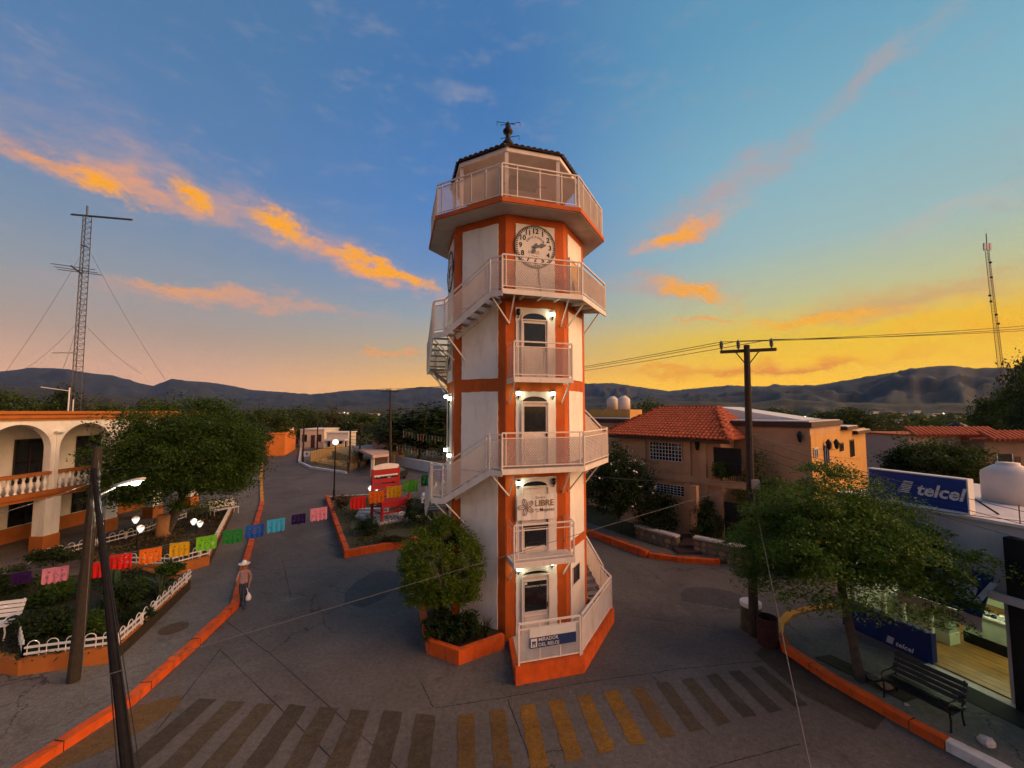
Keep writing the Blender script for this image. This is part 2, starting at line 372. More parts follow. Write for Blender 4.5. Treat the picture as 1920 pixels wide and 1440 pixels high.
def ridge(name, dist, prof, mat, seed, rough=3.0, back=.08, az0=-115, az1=115, depth=.5, na=900):
    """a range of hills dist away; prof = skyline as (pixel x, pixel y)"""
    nz = vnoise(seed); nz2 = vnoise(seed + 5); mb = MB(); NR = 34; F = fbm2((na + 1, NR + 1), 42, 5, seed)
    for i in range(na + 1):
        az = R(az0 + (az1 - az0) * i / na)
        if abs(az) < R(56): px = 960 + FPX * math.tan(az); py = interp(prof, px)
        else: py = 704 + 34 * (nz2(math.degrees(az) * .09) - .5) * 2
        top = CAMH + (770.7 - py) / FPX * dist * math.cos(az) + (nz(math.degrees(az) * 2.1) - .5) * rough * 1.2 + (nz(math.degrees(az) * 9) - .5) * rough * .8 + (nz(math.degrees(az) * 31) - .5) * rough * .45
        for j in range(NR + 1):
            t = j / NR
            if t < .8: k = t / .8; h = -2 + (top + 2) * (k ** 1.3); rr = dist * (1 - depth * (1 - k)); env = min(1, (1 - k) * 3.5) * min(1, k * 3); h += (F[i, j] - .62) * top * .85 * env
            else: k = (t - .8) / .2; h = top * (1 - k) + (-2) * k; rr = dist * (1 + back * k)
            mb.v.append((rr * math.sin(az), rr * math.cos(az), h))
    n = NR + 1
    mb.f = [(i * n + j, (i + 1) * n + j, (i + 1) * n + j + 1, i * n + j + 1) for i in range(na) for j in range(NR)]
    return struct(mb.build(name, mat, smooth=True))
HILL = groundmat('far hillside scrub', (.020, .026, .018), (.030, .030, .022), False, .035, (.040, .034, .028), .4)
HILL2 = groundmat('near hillside scrub', (.030, .034, .014), (.048, .038, .024), False, .09, (.070, .050, .036), .5)
ridge('mountains', 4200, [(-400, 700), (0, 697), (55, 689), (90, 690), (130, 692), (165, 699), (205, 703), (245, 713), (285, 724), (320, 709), (345, 713), (385, 716), (430, 722),
      (470, 731), (520, 734), (585, 740), (640, 733), (690, 729), (740, 731), (790, 725), (850, 728), (960, 730), (1095, 719), (1150, 718), (1210, 727), (1255, 733), (1300, 728),
      (1360, 723), (1430, 724), (1500, 722), (1700, 735), (2400, 735)], HILL, 3, 7)
ridge('hills', 2300, [(-400, 745), (0, 738), (250, 742), (480, 752), (580, 757), (610, 745), (680, 748), (760, 756), (850, 752), (1100, 745), (1200, 742), (1330, 735),
      (1450, 728), (1530, 722), (1565, 717), (1600, 711), (1640, 703), (1690, 696), (1735, 688), (1765, 685), (1795, 685), (1835, 691), (1880, 688), (1925, 690), (2000, 700), (2400, 720)], HILL, 11, 5)
ridge('low_hills', 900, [(-400, 730), (0, 722), (80, 727), (150, 735), (230, 745), (330, 757), (520, 763), (700, 762), (830, 764), (1120, 757), (1200, 751), (1280, 752), (1400, 756),
      (1470, 748), (1560, 754), (1700, 757), (1920, 755), (2400, 750)], HILL2, 23, 2.0)

JOINT = pbr('joint tar', (.018, .016, .015), .85, .3, 6)
# streets: one worn concrete sheet, pavements and gardens stand on it
road = struct(MB().prism([(-30, -6), (40, -6), (40, 30), (30, 60), (4, 64), (-30, 62), (-62, 122), (-72, 118), (-38, 58), (-22, 34), (-30, 20)], -.05, 0.0).build('road', ROAD))
# sawn joints between the slabs
def joint(p, q, wd=.022):
    p = Vector((p[0], p[1], 0)); q = Vector((q[0], q[1], 0)); n = Vector((-(q - p).y, (q - p).x, 0)).normalized() * wd / 2; m = MB(); N = 14
    rg = random.Random(int(p.x * 100) + 5)
    for i in range(N + 1):
        c = p.lerp(q, i / N) + n * rg.uniform(-.8, .8); k = rg.uniform(.5, 1.4)
        m.v += [tuple(c + n * k + Vector((0, 0, .0035))), tuple(c - n * k + Vector((0, 0, .0035)))]
    m.f = [(2 * i, 2 * i + 1, 2 * i + 3, 2 * i + 2) for i in range(N)]
    return m.build('slab_joint', JOINT, road)
for a, b in (((412, 1218), (640, 1440)), ((500, 1220), (745, 1440)), ((418, 1160), (500, 1222)), ((240, 1440), (415, 1215)), ((816, 1328), (945, 1308)), ((945, 1308), (1095, 1280)),
             ((1095, 1280), (1270, 1255)), ((1270, 1255), (1500, 1232)), ((952, 1312), (1000, 1440)), ((1225, 1268), (1330, 1375)), ((790, 1280), (812, 1327)), ((530, 1050), (545, 1120)),
             ((545, 1000), (700, 1075)), ((1150, 1150), (1360, 1180)), ((1200, 1060), (1330, 1150)), ((1330, 1440), (1500, 1395))):
    joint(G(*a), G(*b), .020)
# crosswalk: worn bars, the left ones browned by tyres
PAINT = []
for i, (c, va) in enumerate((((.225, .105, .014), .3), ((.14, .075, .022), .35), ((.078, .056, .032), .3), ((.062, .047, .032), .25))):
    m = groundmat('worn bar paint %d' % i, c, tuple(x * .62 for x in c), False, 30, (.075, .065, .06), .6); PAINT.append(m)
def bar_mark(c, ux, length, wd, m, skew=.1):
    rg = random.Random(int(c[0] * 91 + c[1] * 7)); u = Vector(ux).normalized(); d = Vector((skew, -1)).normalized(); mb = MB(); N = 10
    for i in range(N + 1):
        p = Vector(c) + d * length * i / N
        for sgn in (-1, 1):
            q = p + u * (sgn * wd / 2 + rg.uniform(-.02, .02)) + d * (rg.uniform(-.04, .04) if i in (0, N) else 0)
            mb.v.append((q.x, q.y, .007))
    mb.f = [(2 * i, 2 * i + 1, 2 * i + 3, 2 * i + 2) for i in range(N)]
    mb.build('crosswalk_bar', m, road)
for i in range(12):
    bar_mark((-1.15 + .765 * i, 10.75 + .175 * i), (.97, .24), 1.95 - .03 * i, .40, PAINT[1 if i in (0, 1, 6) else 0 if i < 6 else 2 if i < 9 else 3], .12)
for i in range(8):
    bar_mark((-8.05 + .84 * i, 11.30 - .075 * i), (.99, -.1), 2.6 - .1 * i, .50, PAINT[2 if i % 3 else 3], -.06 + .025 * i)
m = MB(); m.v = [(*G(*q)[:2], .0065) for q in ((262, 1322), (345, 1302), (330, 1330), (215, 1400), (120, 1440), (75, 1440))]; m.f = [(0, 5, 4, 3, 2, 1)]
m.build('faded_kerbside_paint', PAINT[1], road)
m = MB(); m.v = [(*G(*q)[:2], .0065) for q in ((1480, 1232), (1440, 1205), (1415, 1225), (1500, 1300), (1640, 1370), (1660, 1345))]; m.f = [(0, 1, 2, 3, 4, 5)]
m.build('faded_kerbside_paint', PAINT[3], road)

# left pavement + kerb
lk = [(-10.8, 6.5)] + [tuple(G(*q)[:2]) for q in ((50, 1440), (232, 1322), (340, 1228), (432, 1142), (438, 1120), (446, 1085), (466, 1020), (488, 945))] + [(-27.5, 45), (-36.5, 60)]
struct(MB().prism(lk + [(-46, 60), (-34, 34), (-36, 6.5)], -.05, .12).build('pavement', WALK))
def kerb(name, path, wd, z1, m, side=0):
    """cast kerb: resampled every half metre so that edge and top wander a little"""
    P = []
    for a, b in zip(path, path[1:]):
        a = Vector(a[:2]); b = Vector(b[:2]); n = max(1, int((b - a).length / .45)); P += [a.lerp(b, i / n) + Vector((random.uniform(-.012, .012), random.uniform(-.012, .012))) for i in range(n)]
    P.append(Vector(path[-1][:2])); mb = MB().wall(P, wd, -.04, z1, False, side); mb.v = [(x, y, z + (random.uniform(-.014, .010) if z > 0 else 0)) for x, y, z in mb.v]
    o = struct(mb.build(name, m))
    for i in range(3, len(P) - 1, 4):
        d = (P[i + 1] - P[i - 1]).normalized(); n = Vector((-d.y, d.x)); c = P[i] + n * wd * side / 2; q = MB(); e = n * (wd / 2 + .006); f = d * .007
        q.prism([tuple(c - e - f), tuple(c + e - f), tuple(c + e + f), tuple(c - e + f)], -.03, z1 + .006); q.build('kerb_joint', JOINT, o)
    return o
kerb('kerb', lk[:9], .26, .22, KERB, -1)
kerb('kerb', [lk[8], (-27.5, 45), (-36.5, 60)], .26, .215, YKERB, -1)
# right pavement by the shop
rk = [tuple(G(*q)[:2]) for q in ((1572, 1147), (1522, 1153), (1487, 1163), (1470, 1180), (1470, 1200), (1482, 1222), (1560, 1276), (1660, 1332), (1782, 1400))]
rk2 = [rk[-1], tuple(G(1865, 1442)[:2]), (11.8, 6.0)]
rpoly = rk + rk2[1:] + [(24, 6), (24, 17.5), (13.2, 16.9)]
struct(MB().prism(rpoly, -.05, .13).build('pavement', WALK))
kerb('kerb', rk[:5], .24, .20, YKERB, -1); kerb('kerb', rk[4:], .26, .22, KERB, -1); kerb('kerb', rk2, .26, .22, WKERB, -1)
# pavement and rough ground before the house on the right
hk = [tuple(G(*q)[:2]) for q in ((1020, 968), (1100, 1000), (1150, 1019), (1218, 1044))]
hk2 = [hk[-1], tuple(G(1280, 1052)[:2]), tuple(G(1347, 1056)[:2])]
struct(MB().prism([(1, 32)] + hk + hk2[1:] + [(17.5, 19.5), (30, 28), (24, 44), (2, 46)], -.05, .14).build('pavement', DRY))
kerb('kerb', hk, .28, .34, KERB, -1); kerb('kerb', hk2, .26, .24, KERB, -1)
struct(MB().wall([(p[0] + .45, p[1] + .75) for p in hk] + [(p[0] + .3, p[1] + .75) for p in hk2[1:]], 1.1, .0, .16).build('footpath', WALK))
# median garden with orange kerb
med = [tuple(G(*q)[:2]) for q in ((616, 936), (655, 1042), (768, 1021))] + [(-3.2, 27.5), (-3.5, 33.5), tuple(G(690, 932)[:2])]
struct(MB().prism(med, -.04, .20).build('median_garden', DRY))
kerb('kerb', med[:4], .26, .36, KERB, -1); kerb('kerb', [med[4], med[5], med[0]], .2, .24, CONC, -1)
# far kerb + embankment ground at the street bend
fk = [tuple(G(*q)[:2]) for q in ((566, 842), (563, 868), (585, 878), (652, 888))]
struct(MB().prism(fk + [(-21, 62), (-37, 86)], -.04, .14).build('pavement', WALK)); kerb('kerb', fk, .3, .25, WKERB, -1)

mh = G(326, 1178, .124); MB().lathe([(.02, .0), (.42, .0), (.42, .008), (.36, .010), (.02, .010)], mh, 24).build('manhole_cover', pbr('rusty iron cover', (.085, .055, .03), .7, .3, 8, .4), bpy.data.objects['pavement'])
for px, py, w_, d_ in ((700, 1100, 1.2, 2.0), (1340, 1120, 1.5, 1.0)):
    c = G(px, py); rg = random.Random(px); P = [(c.x + w_ * math.cos(a) * rg.uniform(.8, 1.1), c.y + d_ * math.sin(a) * rg.uniform(.8, 1.1)) for a in [2 * math.pi * i / 9 for i in range(9)]]
    m = MB(); m.v = [(x, y, .0045) for x, y in P]; m.f = [tuple(range(9))]; m.build('repair_patch', groundmat('patch %d' % px, (.070, .062, .058), (.052, .047, .045), True, 30), road)

# ================================================================== CLOCK TOWER
TC = Vector((.104, 16.884)); TA = R(15.98); TR = 2.87; AP = TR * math.cos(R(22.5)); HW = TR * math.sin(R(22.5))
def TF(k, n0=0.0, base=AP):
    ph = TA + k * math.pi / 4; nn = Vector((math.sin(ph), -math.cos(ph))); ss = Vector((math.cos(ph), math.sin(ph)))
    return lambda s, n, z: (TC.x + ss.x * s + nn.x * (base + n0 + n), TC.y + ss.y * s + nn.y * (base + n0 + n), z)
def oct_pts(Rr, k0=0, k1=8): return [(TC.x + Rr * math.sin(TA + math.pi / 4 * (k - .5)), TC.y - Rr * math.cos(TA + math.pi / 4 * (k - .5))) for k in range(k0, k1)]
tower = root('clock_tower', (TC.x, TC.y, 0), 'octagonal orange and white clock tower with outside stairs, standing in the street', 'clock tower')
MB().prism(oct_pts(TR), -.05, 14.57).build('shaft', ORANGE, tower)
panelz = [(.08, 4.25), (4.27, 5.30), (5.55, 8.28), (8.74, 11.25), (11.72, 14.28)]
def rough_panel(k, s0, s1, z0, z1, m=WHITE, name='wall_panel', th=.035):
    """raised plaster field with a slightly uneven painted edge"""
    rg = random.Random(k * 31 + int(z0 * 10)); T = TF(k); pts = []
    N = 9
    for i in range(N): pts.append((s0 + (s1 - s0) * i / N, z0 + rg.uniform(-.012, .012)))
    for i in range(2 * N): pts.append((s1 + rg.uniform(-.010, .010), z0 + (z1 - z0) * i / (2 * N)))
    for i in range(N): pts.append((s1 + (s0 - s1) * i / N, z1 + rg.uniform(-.012, .012)))
    for i in range(2 * N): pts.append((s0 + rg.uniform(-.010, .010), z1 + (z0 - z1) * i / (2 * N)))
    n = len(pts); mb = MB(T)
    mb.add([(a, -.02, b) for a, b in pts] + [(a, th, b) for a, b in pts], [tuple(range(n, 2 * n))] + [(i, (i + 1) % n, (i + 1) % n + n, i + n) for i in range(n)])
    return mb.build(name, m, tower)
for k in range(-3, 5):
    if k == 0: rows = [(.05, 2.45), (2.80, 5.32), (5.55, 8.28), (8.74, 11.25), (11.68, 14.27)]
    elif k == 1: rows = [(.15, 2.62), (2.95, 5.40), (5.55, 8.34), (8.76, 11.28), (11.68, 14.25)]
    elif k == -1: rows = [(.1, 5.46), (5.50, 8.28), (8.74, 11.35), (11.40, 14.28)]
    else: rows = [(.1, 5.5), (5.55, 8.28), (8.74, 11.3), (11.4, 14.28)]
    for z0, z1 in rows: rough_panel(k, -.74, .80 if k == -1 else .74, z0, z1)

# doors with fanlights on the front face
def door(k, zb, zt, pane, arch, label=None, bottom_pane=None):
    T = TF(k); sx = -.06
    d = MB(T).box(sx - .46, sx + .46, .036, .075, zb, zt).build('door', STEEL, tower)
    f = MB(T)
    f.box(sx - .50, sx - .455, .036, .13, zb, zt + .04); f.box(sx + .455, sx + .50, .036, .13, zb, zt + .04); f.box(sx - .455, sx + .455, .036, .13, zt, zt + .04)
    f.build('door_frame', STEEL, d)
    if pane:
        f = MB(T); a, b = pane; w = .40
        for q in ((-w - .03, -w, a - .03, b + .03), (w, w + .03, a - .03, b + .03), (-w, w, a - .03, a), (-w, w, b, b + .03)): f.box(sx + q[0], sx + q[1], .0755, .10, q[2], q[3])
        f.build('pane_frame', STEEL, d)
        MB(T).box(sx - w + .002, sx + w - .002, .0752, .086, a + .002, b - .002).build('pane', GLASS, d)
    g = MB(T)
    for q in ((-.38, -.345), (.345, .38)): g.box(sx + q[0], sx + q[1], .0753, .095, zb + .12, (pane[0] if pane else zt) - .14)
    for q in (zb + .12, (pane[0] if pane else zt) - .17): g.box(sx - .344, sx + .344, .0754, .094, q, q + .03)
    g.build('door_moulding', STEEL, d)
    MB(T).box(sx + .41, sx + .44, .0755, .13, (zb + zt) / 2 - .1, (zb + zt) / 2 + .06).build('handle', BLACK, d)
    # fanlight: half ellipse
    N = 14; h = arch - zt - .06; pts = [(sx + .47 * math.cos(math.pi * i / N), zt + .06 + h * math.sin(math.pi * i / N)) for i in range(N + 1)]
    n = N + 1; fb = MB(T).add([(a, .03, b) for a, b in pts] + [(a, .05, b) for a, b in pts], [tuple(range(n, 2 * n))] + [(i, (i + 1) % n, (i + 1) % n + n, i + n) for i in range(n)])
    fan = fb.build('fanlight', GLASS, tower); rim = MB(T)
    for i in range(N):
        a, b = pts[i], pts[i + 1]; rim.bar((a[0], .06, a[1]), (b[0], .06, b[1]), .05, .06)
    rim.build('fanlight_rim', WHITE, fan)
    for i in range(N): pass
    return d
d0 = door(0, .12, 2.02, (.88, 1.86), 2.22)
d1 = door(0, 2.86, 4.97, (2.98, 3.62), 5.22)
d2 = door(0, 5.78, 7.88, (6.88, 7.76), 8.14)
d3 = door(0, 8.78, 10.78, (9.86, 10.68), 11.08)
t0 = TF(0)
lt = MB(); text(lt, 'ATENCION AL TURISMO', lambda x, y, d: t0(-.02 + x, .088 + d, 1.69 + y), .075, .01, 0, .004); lt.build('door_lettering', FWHITE, d0)
MB(t0).box(-.45, -.36, .0865, .09, 1.76, 1.84).build('sticker', FWHITE, d0)
# right-face door on the clock level, and its small ground-floor window
T1 = TF(1)
dr = MB(T1).box(-.62, .40, .036, .085, 11.69, 13.25).build('door', pbr('ochre door', (.60, .36, .13), .6, .1, 3), tower)
f = MB(T1); f.box(-.72, -.625, .036, .11, 11.69, 13.35); f.box(.405, .48, .036, .11, 11.69, 13.35); f.box(-.624, .404, .036, .11, 13.255, 13.35); f.build('door_frame', STEEL, dr)
f = MB(T1); f.box(-.45, .25, .0855, .10, 12.55, 12.6); f.box(-.45, .25, .0855, .10, 11.9, 11.95); f.bar((-.40, .095, 12.5), (-.32, .095, 12.1), .05); f.bar((-.30, .095, 12.42), (-.22, .095, 12.15), .05); f.build('scratched_marks', DSTEEL, dr)
wn = MB(T1).box(-.55, .12, .03, .05, 1.36, 1.95).build('window', GLASS, tower); f = MB(T1)
for q in ((-.59, .16, 1.32, 1.36), (-.59, .16, 1.95, 1.99), (-.59, -.55, 1.361, 1.949), (.12, .16, 1.361, 1.949)): f.box(q[0], q[1], .03, .062, q[2], q[3])
f.build('window_frame', STEEL, wn)
# narrow windows on the far left face
for z0, z1 in ((6.2, 8.0), (9.2, 10.9), (2.2, 4.0)):
    Tm = TF(-2); wn = MB(Tm).box(-.35, .35, .03, .05, z0, z1).build('window', GLASS, tower); f = MB(Tm)
    for q in ((-.41, .41, z0 - .06, z0), (-.41, .41, z1, z1 + .06), (-.41, -.35, z0, z1), (.35, .41, z0, z1)): f.box(q[0], q[1], .03, .07, q[2], q[3])
    f.build('window_frame', STEEL, wn)

# clocks
CLOCKF = pbr('clock face', (.74, .68, .62), .7, .06, 3, 0, 0, .2, (.5, .42, .36), .35, 3); INK = pbr('black paint', (.02, .018, .018), .7, .2, 5)
HAND = pbr('grey metal hand', (.10, .105, .11), .5, .1, 5, 0, .3)
def clock(k, cz, cr):
    T = TF(k); c0 = -.01; N = 48; mb = MB(T)
    P = [(c0 + cr * math.cos(2 * math.pi * i / N), cz + cr * math.sin(2 * math.pi * i / N)) for i in range(N)]
    mb.add([(a, .03, b) for a, b in P] + [(a, .055, b) for a, b in P], [tuple(range(N, 2 * N))] + [(i, (i + 1) % N, (i + 1) % N + N, i + N) for i in range(N)])
    c = mb.build('clock', CLOCKF, tower)
    rim = MB(T)
    for i in range(N): a, b = P[i], P[(i + 1) % N]; rim.bar((a[0], .05, a[1]), (b[0], .05, b[1]), .028, .05)
    rim.build('clock_rim', HAND, c)
    ticks = MB(T)
    for i in range(60):
        a = 2 * math.pi * i / 60; r0 = cr * .885; r1 = cr * .965
        ticks.bar((c0 + r0 * math.sin(a), .060, cz + r0 * math.cos(a)), (c0 + r1 * math.sin(a), .060, cz + r1 * math.cos(a)), .008, .034 if i % 5 else .05)
    ticks.build('minute_marks', INK, c)
    for i in range(1, 13):
        a = 2 * math.pi * i / 12; lt = MB(); r = cr * .735
        text(lt, str(i), lambda x, y, d: T(c0 + r * math.sin(a) + x, .056 + d, cz + r * math.cos(a) + y), .255, .030, 0, .006); lt.build('numeral', INK, c)
    s = 'CHOIX SINALOA'; lt = MB()
    for i, ch in enumerate(s):
        if ch == ' ': continue
        a = (i - (len(s) - 1) / 2) * .175; r = cr * .47; ca, sa = math.cos(a), math.sin(a)
        text(lt, ch, lambda x, y, d: T(c0 + r * sa + x * ca + y * sa, .056 + d, cz + r * ca - x * sa + y * ca), .092, .016, 0, .006)
    lt.build('clock_lettering', INK, c)
    for ang, ln, wd in ((R(77), cr * .50, .085), (R(200), cr * .30, .075)):
        h = MB(T); ca, sa = math.cos(ang), math.sin(ang)
        q = [(-.5 * wd, -.12), (.5 * wd, -.12), (.42 * wd, ln * .55), (1.0 * wd, ln * .62), (0, ln * 1.15), (-1.0 * wd, ln * .62), (-.42 * wd, ln * .55)]
        P2 = [(c0 + x * ca + y * sa, cz - x * sa + y * ca) for x, y in q]; n = len(P2)
        h.add([(a, .072, b) for a, b in P2] + [(a, .09, b) for a, b in P2], [tuple(range(n, 2 * n)), tuple(range(n - 1, -1, -1))] + [(i, (i + 1) % n, (i + 1) % n + n, i + n) for i in range(n)]); h.build('clock_hand', HAND, c)
    hub = MB(T); hub.box(c0 - .05, c0 + .05, .07, .10, cz - .05, cz + .05); hub.build('clock_hub', HAND, c)
    sg = MB()
    text(sg, 'HIAS', lambda x, y, d: T(c0 - .06 + x, .062 + d, cz - .22 + y), .20, -.012, 0, .006); text(sg, 'URD', lambda x, y, d: T(c0 - .06 + x, .062 + d, cz - .40 + y), .18, -.012, 0, .006)
    sg.build('scrawled_letters', pbr('faded red marker', (.16, .05, .045), .7, .3, 6), c)
    return c
clock(0, 13.48, .76); clock(-2, 13.2, .8)
cb = MB(t0); cb.tube([(.10, .06, 12.70), (.14, .06, 12.2), (.22, .06, 11.7)], .012, 5); cb.build('clock_cable', WIRE, tower)

# railings ------------------------------------------------------------
def strands(mb, s0, s1, zlow, h, n, slope=0.0, pitch=.058, t=.0075):
    """expanded-metal infill between s0..s1; zlow(s)=zlow+slope*(s-s0)"""
    W = s1 - s0; k = 1.7
    for sg in (1, -1):
        c = -h / k
        while c < W:
            a0, a1 = c, c + h / k; v0, v1 = 0., h
            if a0 < 0: v0 = -a0 * k; a0 = 0
            if a1 > W: v1 = h - (a1 - W) * k; a1 = W
            if v1 > v0 + .01:
                e0, e1 = (a0, a1) if sg > 0 else (W - a0, W - a1)
                p = (s0 + e0, n, zlow + slope * e0 + v0); q = (s0 + e1, n, zlow + slope * e1 + v1)
                d = Vector((q[0] - p[0], 0, q[2] - p[2])).normalized(); o = Vector((-d.z, 0, d.x)) * t
                b = [(p[0] - o.x, n - t, p[2] - o.z), (p[0] + o.x, n - t, p[2] + o.z), (p[0], n + t, p[2]), (q[0] - o.x, n - t, q[2] - o.z), (q[0] + o.x, n - t, q[2] + o.z), (q[0], n + t, q[2])]
                mb.add(b, [(0, 1, 4, 3), (1, 2, 5, 4), (2, 0, 3, 5)])
            c += pitch
def railing(parent, T, s0, s1, z, n, slope=0.0, h=1.14, posts=(), gap=.17, mesh=True, end0=True, end1=True):
    """z = deck height at s0; the rail follows slope"""
    Z = lambda s, d: z + slope * (s - s0) + d
    r = MB(T); r.bar((s0, n, Z(s0, h)), (s1, n, Z(s1, h)), .05, .045); r.build('top_rail', STEEL, parent)
    r = MB(T); r.bar((s0 + .026, n, Z(s0 + .026, h - gap)), (s1 - .026, n, Z(s1 - .026, h - gap)), .03, .03); r.bar((s0 + .026, n, Z(s0 + .026, .08)), (s1 - .026, n, Z(s1 - .026, .08)), .03, .03); r.build('lower_rail', STEEL, parent)
    ps = ([s0] if end0 else []) + list(posts) + ([s1] if end1 else [])
    for p in ps:
        e = p in (s0, s1); q = MB(T); q.bar((p, n, Z(p, -.06 if e else .08)), (p, n, Z(p, h - .023)), .05 if e else .032); q.build('post', STEEL, parent)
    if mesh:
        q = MB(T); strands(q, s0 + .03, s1 - .03, Z(s0 + .03, .09), h - gap - .10, n, slope); q.build('mesh_panel', STEEL, parent)
WN = .80; RO = (AP + WN) / math.cos(R(22.5)); HO = (AP + WN) * math.tan(R(22.5))   # outer edge of walkways
def inner(n): return (AP + n) * math.tan(R(22.5))
def walkway(z, faces, brackets=True):
    mb = MB(); k0, k1 = faces[0], faces[-1] + 1
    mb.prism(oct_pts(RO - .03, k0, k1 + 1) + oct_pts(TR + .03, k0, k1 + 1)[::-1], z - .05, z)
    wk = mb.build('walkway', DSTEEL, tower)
    for k in faces:
        T = TF(k); e = MB(T); e.bar((-HO, WN, z - .10), (HO, WN, z - .10), .06, .17); e.build('edge_beam', STEEL, wk)
        for s in (-.6, .05, .7): b = MB(T); b.box(s - .03, s + .03, .04, WN - .03, z - .14, z - .052); b.build('joist', STEEL, wk)
        railing(wk, T, -HO, HO, z, WN, posts=(-HO + .13, HO - .13), end0=True, end1=(k == faces[-1]))
        for s in ((-.98, .98) if k == 0 else (-.9, .85)):
            b = MB(T); b.bar((s, .03, z - 1.0), (s, WN - .1, z - .16), .045); b.build('brace', STEEL, wk)
    return wk
walkway(5.75, (0, 1)); walkway(11.64, (0, 1))
def flight(k, z0, z1, first=None, landing=True):
    """stair along face k from z0 (left, looking out from the axis the spiral climbs to growing s) to z1; flat corner landings"""
    T = TF(k); sa, sb = -.95, .95; sl = (z1 - z0) / (sb - sa)
    st = MB(T)
    for n in (WN, .10): st.bar((sa, n, z0 - .10), (sb, n, z1 - .10), .045, .20)
    for s0, s1, z in ((-HO if landing else sa - .2, sa, z0), (sb, HO, z1)):
        st.bar((s0, WN, z - .10), (s1, WN, z - .10), .045, .18)
    fl = st.build('stair_flight', STEEL, tower)
    nt = 6
    for i in range(nt):
        s = sa + (sb - sa) * (i + .5) / nt; z = z0 + (z1 - z0) * (i + .55) / nt
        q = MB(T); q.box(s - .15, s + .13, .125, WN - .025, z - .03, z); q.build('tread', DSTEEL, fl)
    for s0, s1, z in ((-inner(.8) + .02, sa - .02, z0), (sb + .02, inner(.8) - .02, z1)):
        q = MB(T); a = abs(s0) if s0 < 0 else s1
        pts = [(s0, .775), (s1, .775), (s1, .05), (-inner(.05) if s0 < 0 else inner(.05), .05)] if s0 < 0 else [(s0, .775), (s1, .775), (inner(.05), .05), (s0, .05)]
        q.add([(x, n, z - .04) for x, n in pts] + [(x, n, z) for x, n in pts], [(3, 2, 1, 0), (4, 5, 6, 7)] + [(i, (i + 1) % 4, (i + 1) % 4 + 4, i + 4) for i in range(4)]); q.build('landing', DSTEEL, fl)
    railing(fl, T, sa, sb, z0, WN, sl, end0=True, end1=True, posts=(sb - .13,))
    railing(fl, T, sb + .03, HO, z1, WN, end0=False, end1=True)
    if landing: railing(fl, T, -HO, sa - .03, z0, WN, end0=True, end1=False)
    for s, z in ((sa + .1, z0), (sb + .05, z1)):
        b = MB(T); b.bar((s + .25, .03, z - .95), (s, WN - .06, z - .18), .045); b.build('brace', STEEL, fl)
    return fl
lv = [.22, 1.15, 2.05, 2.95, 3.55, 4.58, 5.70]
for k, a, b in zip((2, 3, 4, -3, -2, -1), lv, lv[1:]): flight(k, a, b, landing=(k != 2 or a > 1))
lv = [5.80, 6.70, 7.60, 8.50, 9.35, 10.42, 11.58]
for k, a, b in zip((2, 3, 4, -3, -2, -1), lv, lv[1:]): flight(k, a, b)

# small balconies
def balcony(z, h, mesh=True):
    T = t0; bx = 1.03; n1 = .82; mb = MB(T); mb.box(-bx, bx, .04, n1, z - .06, z); b = mb.build('balcony', CONC, tower)
    e = MB(T); e.bar((-bx - .02, n1 + .02, z - .09), (bx + .02, n1 + .02, z - .09), .05, .17); e.bar((-bx - .02, .05, z - .09), (-bx - .02, n1, z - .09), .05, .17); e.bar((bx + .02, .05, z - .09), (bx + .02, n1, z - .09), .05, .17); e.build('edge_beam', STEEL, b)
    railing(b, T, -bx, bx, z, n1, h=h, posts=(-bx + .13, bx - .13), mesh=mesh)
    for s in (-bx, bx):
        ph = TA; TT = lambda a, n, zz, s=s: T(s, a, zz)
        railing(b, TT, .06, n1 - .03, z, 0, h=h, posts=(.45,), mesh=mesh, end1=False)
    for s in (-.98, .98): q = MB(T); q.bar((s, .03, z - .85), (s, n1 - .1, z - .18), .045); q.build('brace', STEEL, b)
    return b
balcony(2.80, 1.15, False); balcony(8.72, 1.17)
MB(t0).box(-.50, .40, .0765, .12, 3.66, 3.71).build('door_bar', BLACK, d1)

# gallery: slab, rail, posts, ceiling, tiled roof, finial
g = MB(); g.prism(oct_pts(3.70), 14.575, 14.60); slab = g.build('gallery_slab', CONC, tower)
MB().prism(oct_pts(3.745), 14.601, 14.76).build('gallery_edge', ORANGE, slab)
GO = 3.70 * math.cos(R(22.5)); GH = 3.70 * math.sin(R(22.5))
for k in range(-3, 5):
    T = TF(k, 0, GO); railing(slab, T, -GH, GH, 14.80, -.06, h=1.17, posts=(-.88, -.06, .75, 1.27) if k != -1 else (-1.2, -.55, .1, .72, 1.27), gap=.13, end1=False)
rf = MB()
PR = 2.62
for p in oct_pts(PR): q = MB(); q.bar((p[0], p[1], 14.76), (p[0], p[1], 17.05), .13); q.build('gallery_post', STEEL, tower)
TRF = 2.70; EZ = 17.10; AZ_ = 18.55
o = oct_pts(TRF); ceil = MB(); ceil.prism(oct_pts(TRF - .02), EZ - .05, EZ); roof = ceil.build('roof', pbr('gallery ceiling', (.62, .52, .46), .8, .1, 2), tower)
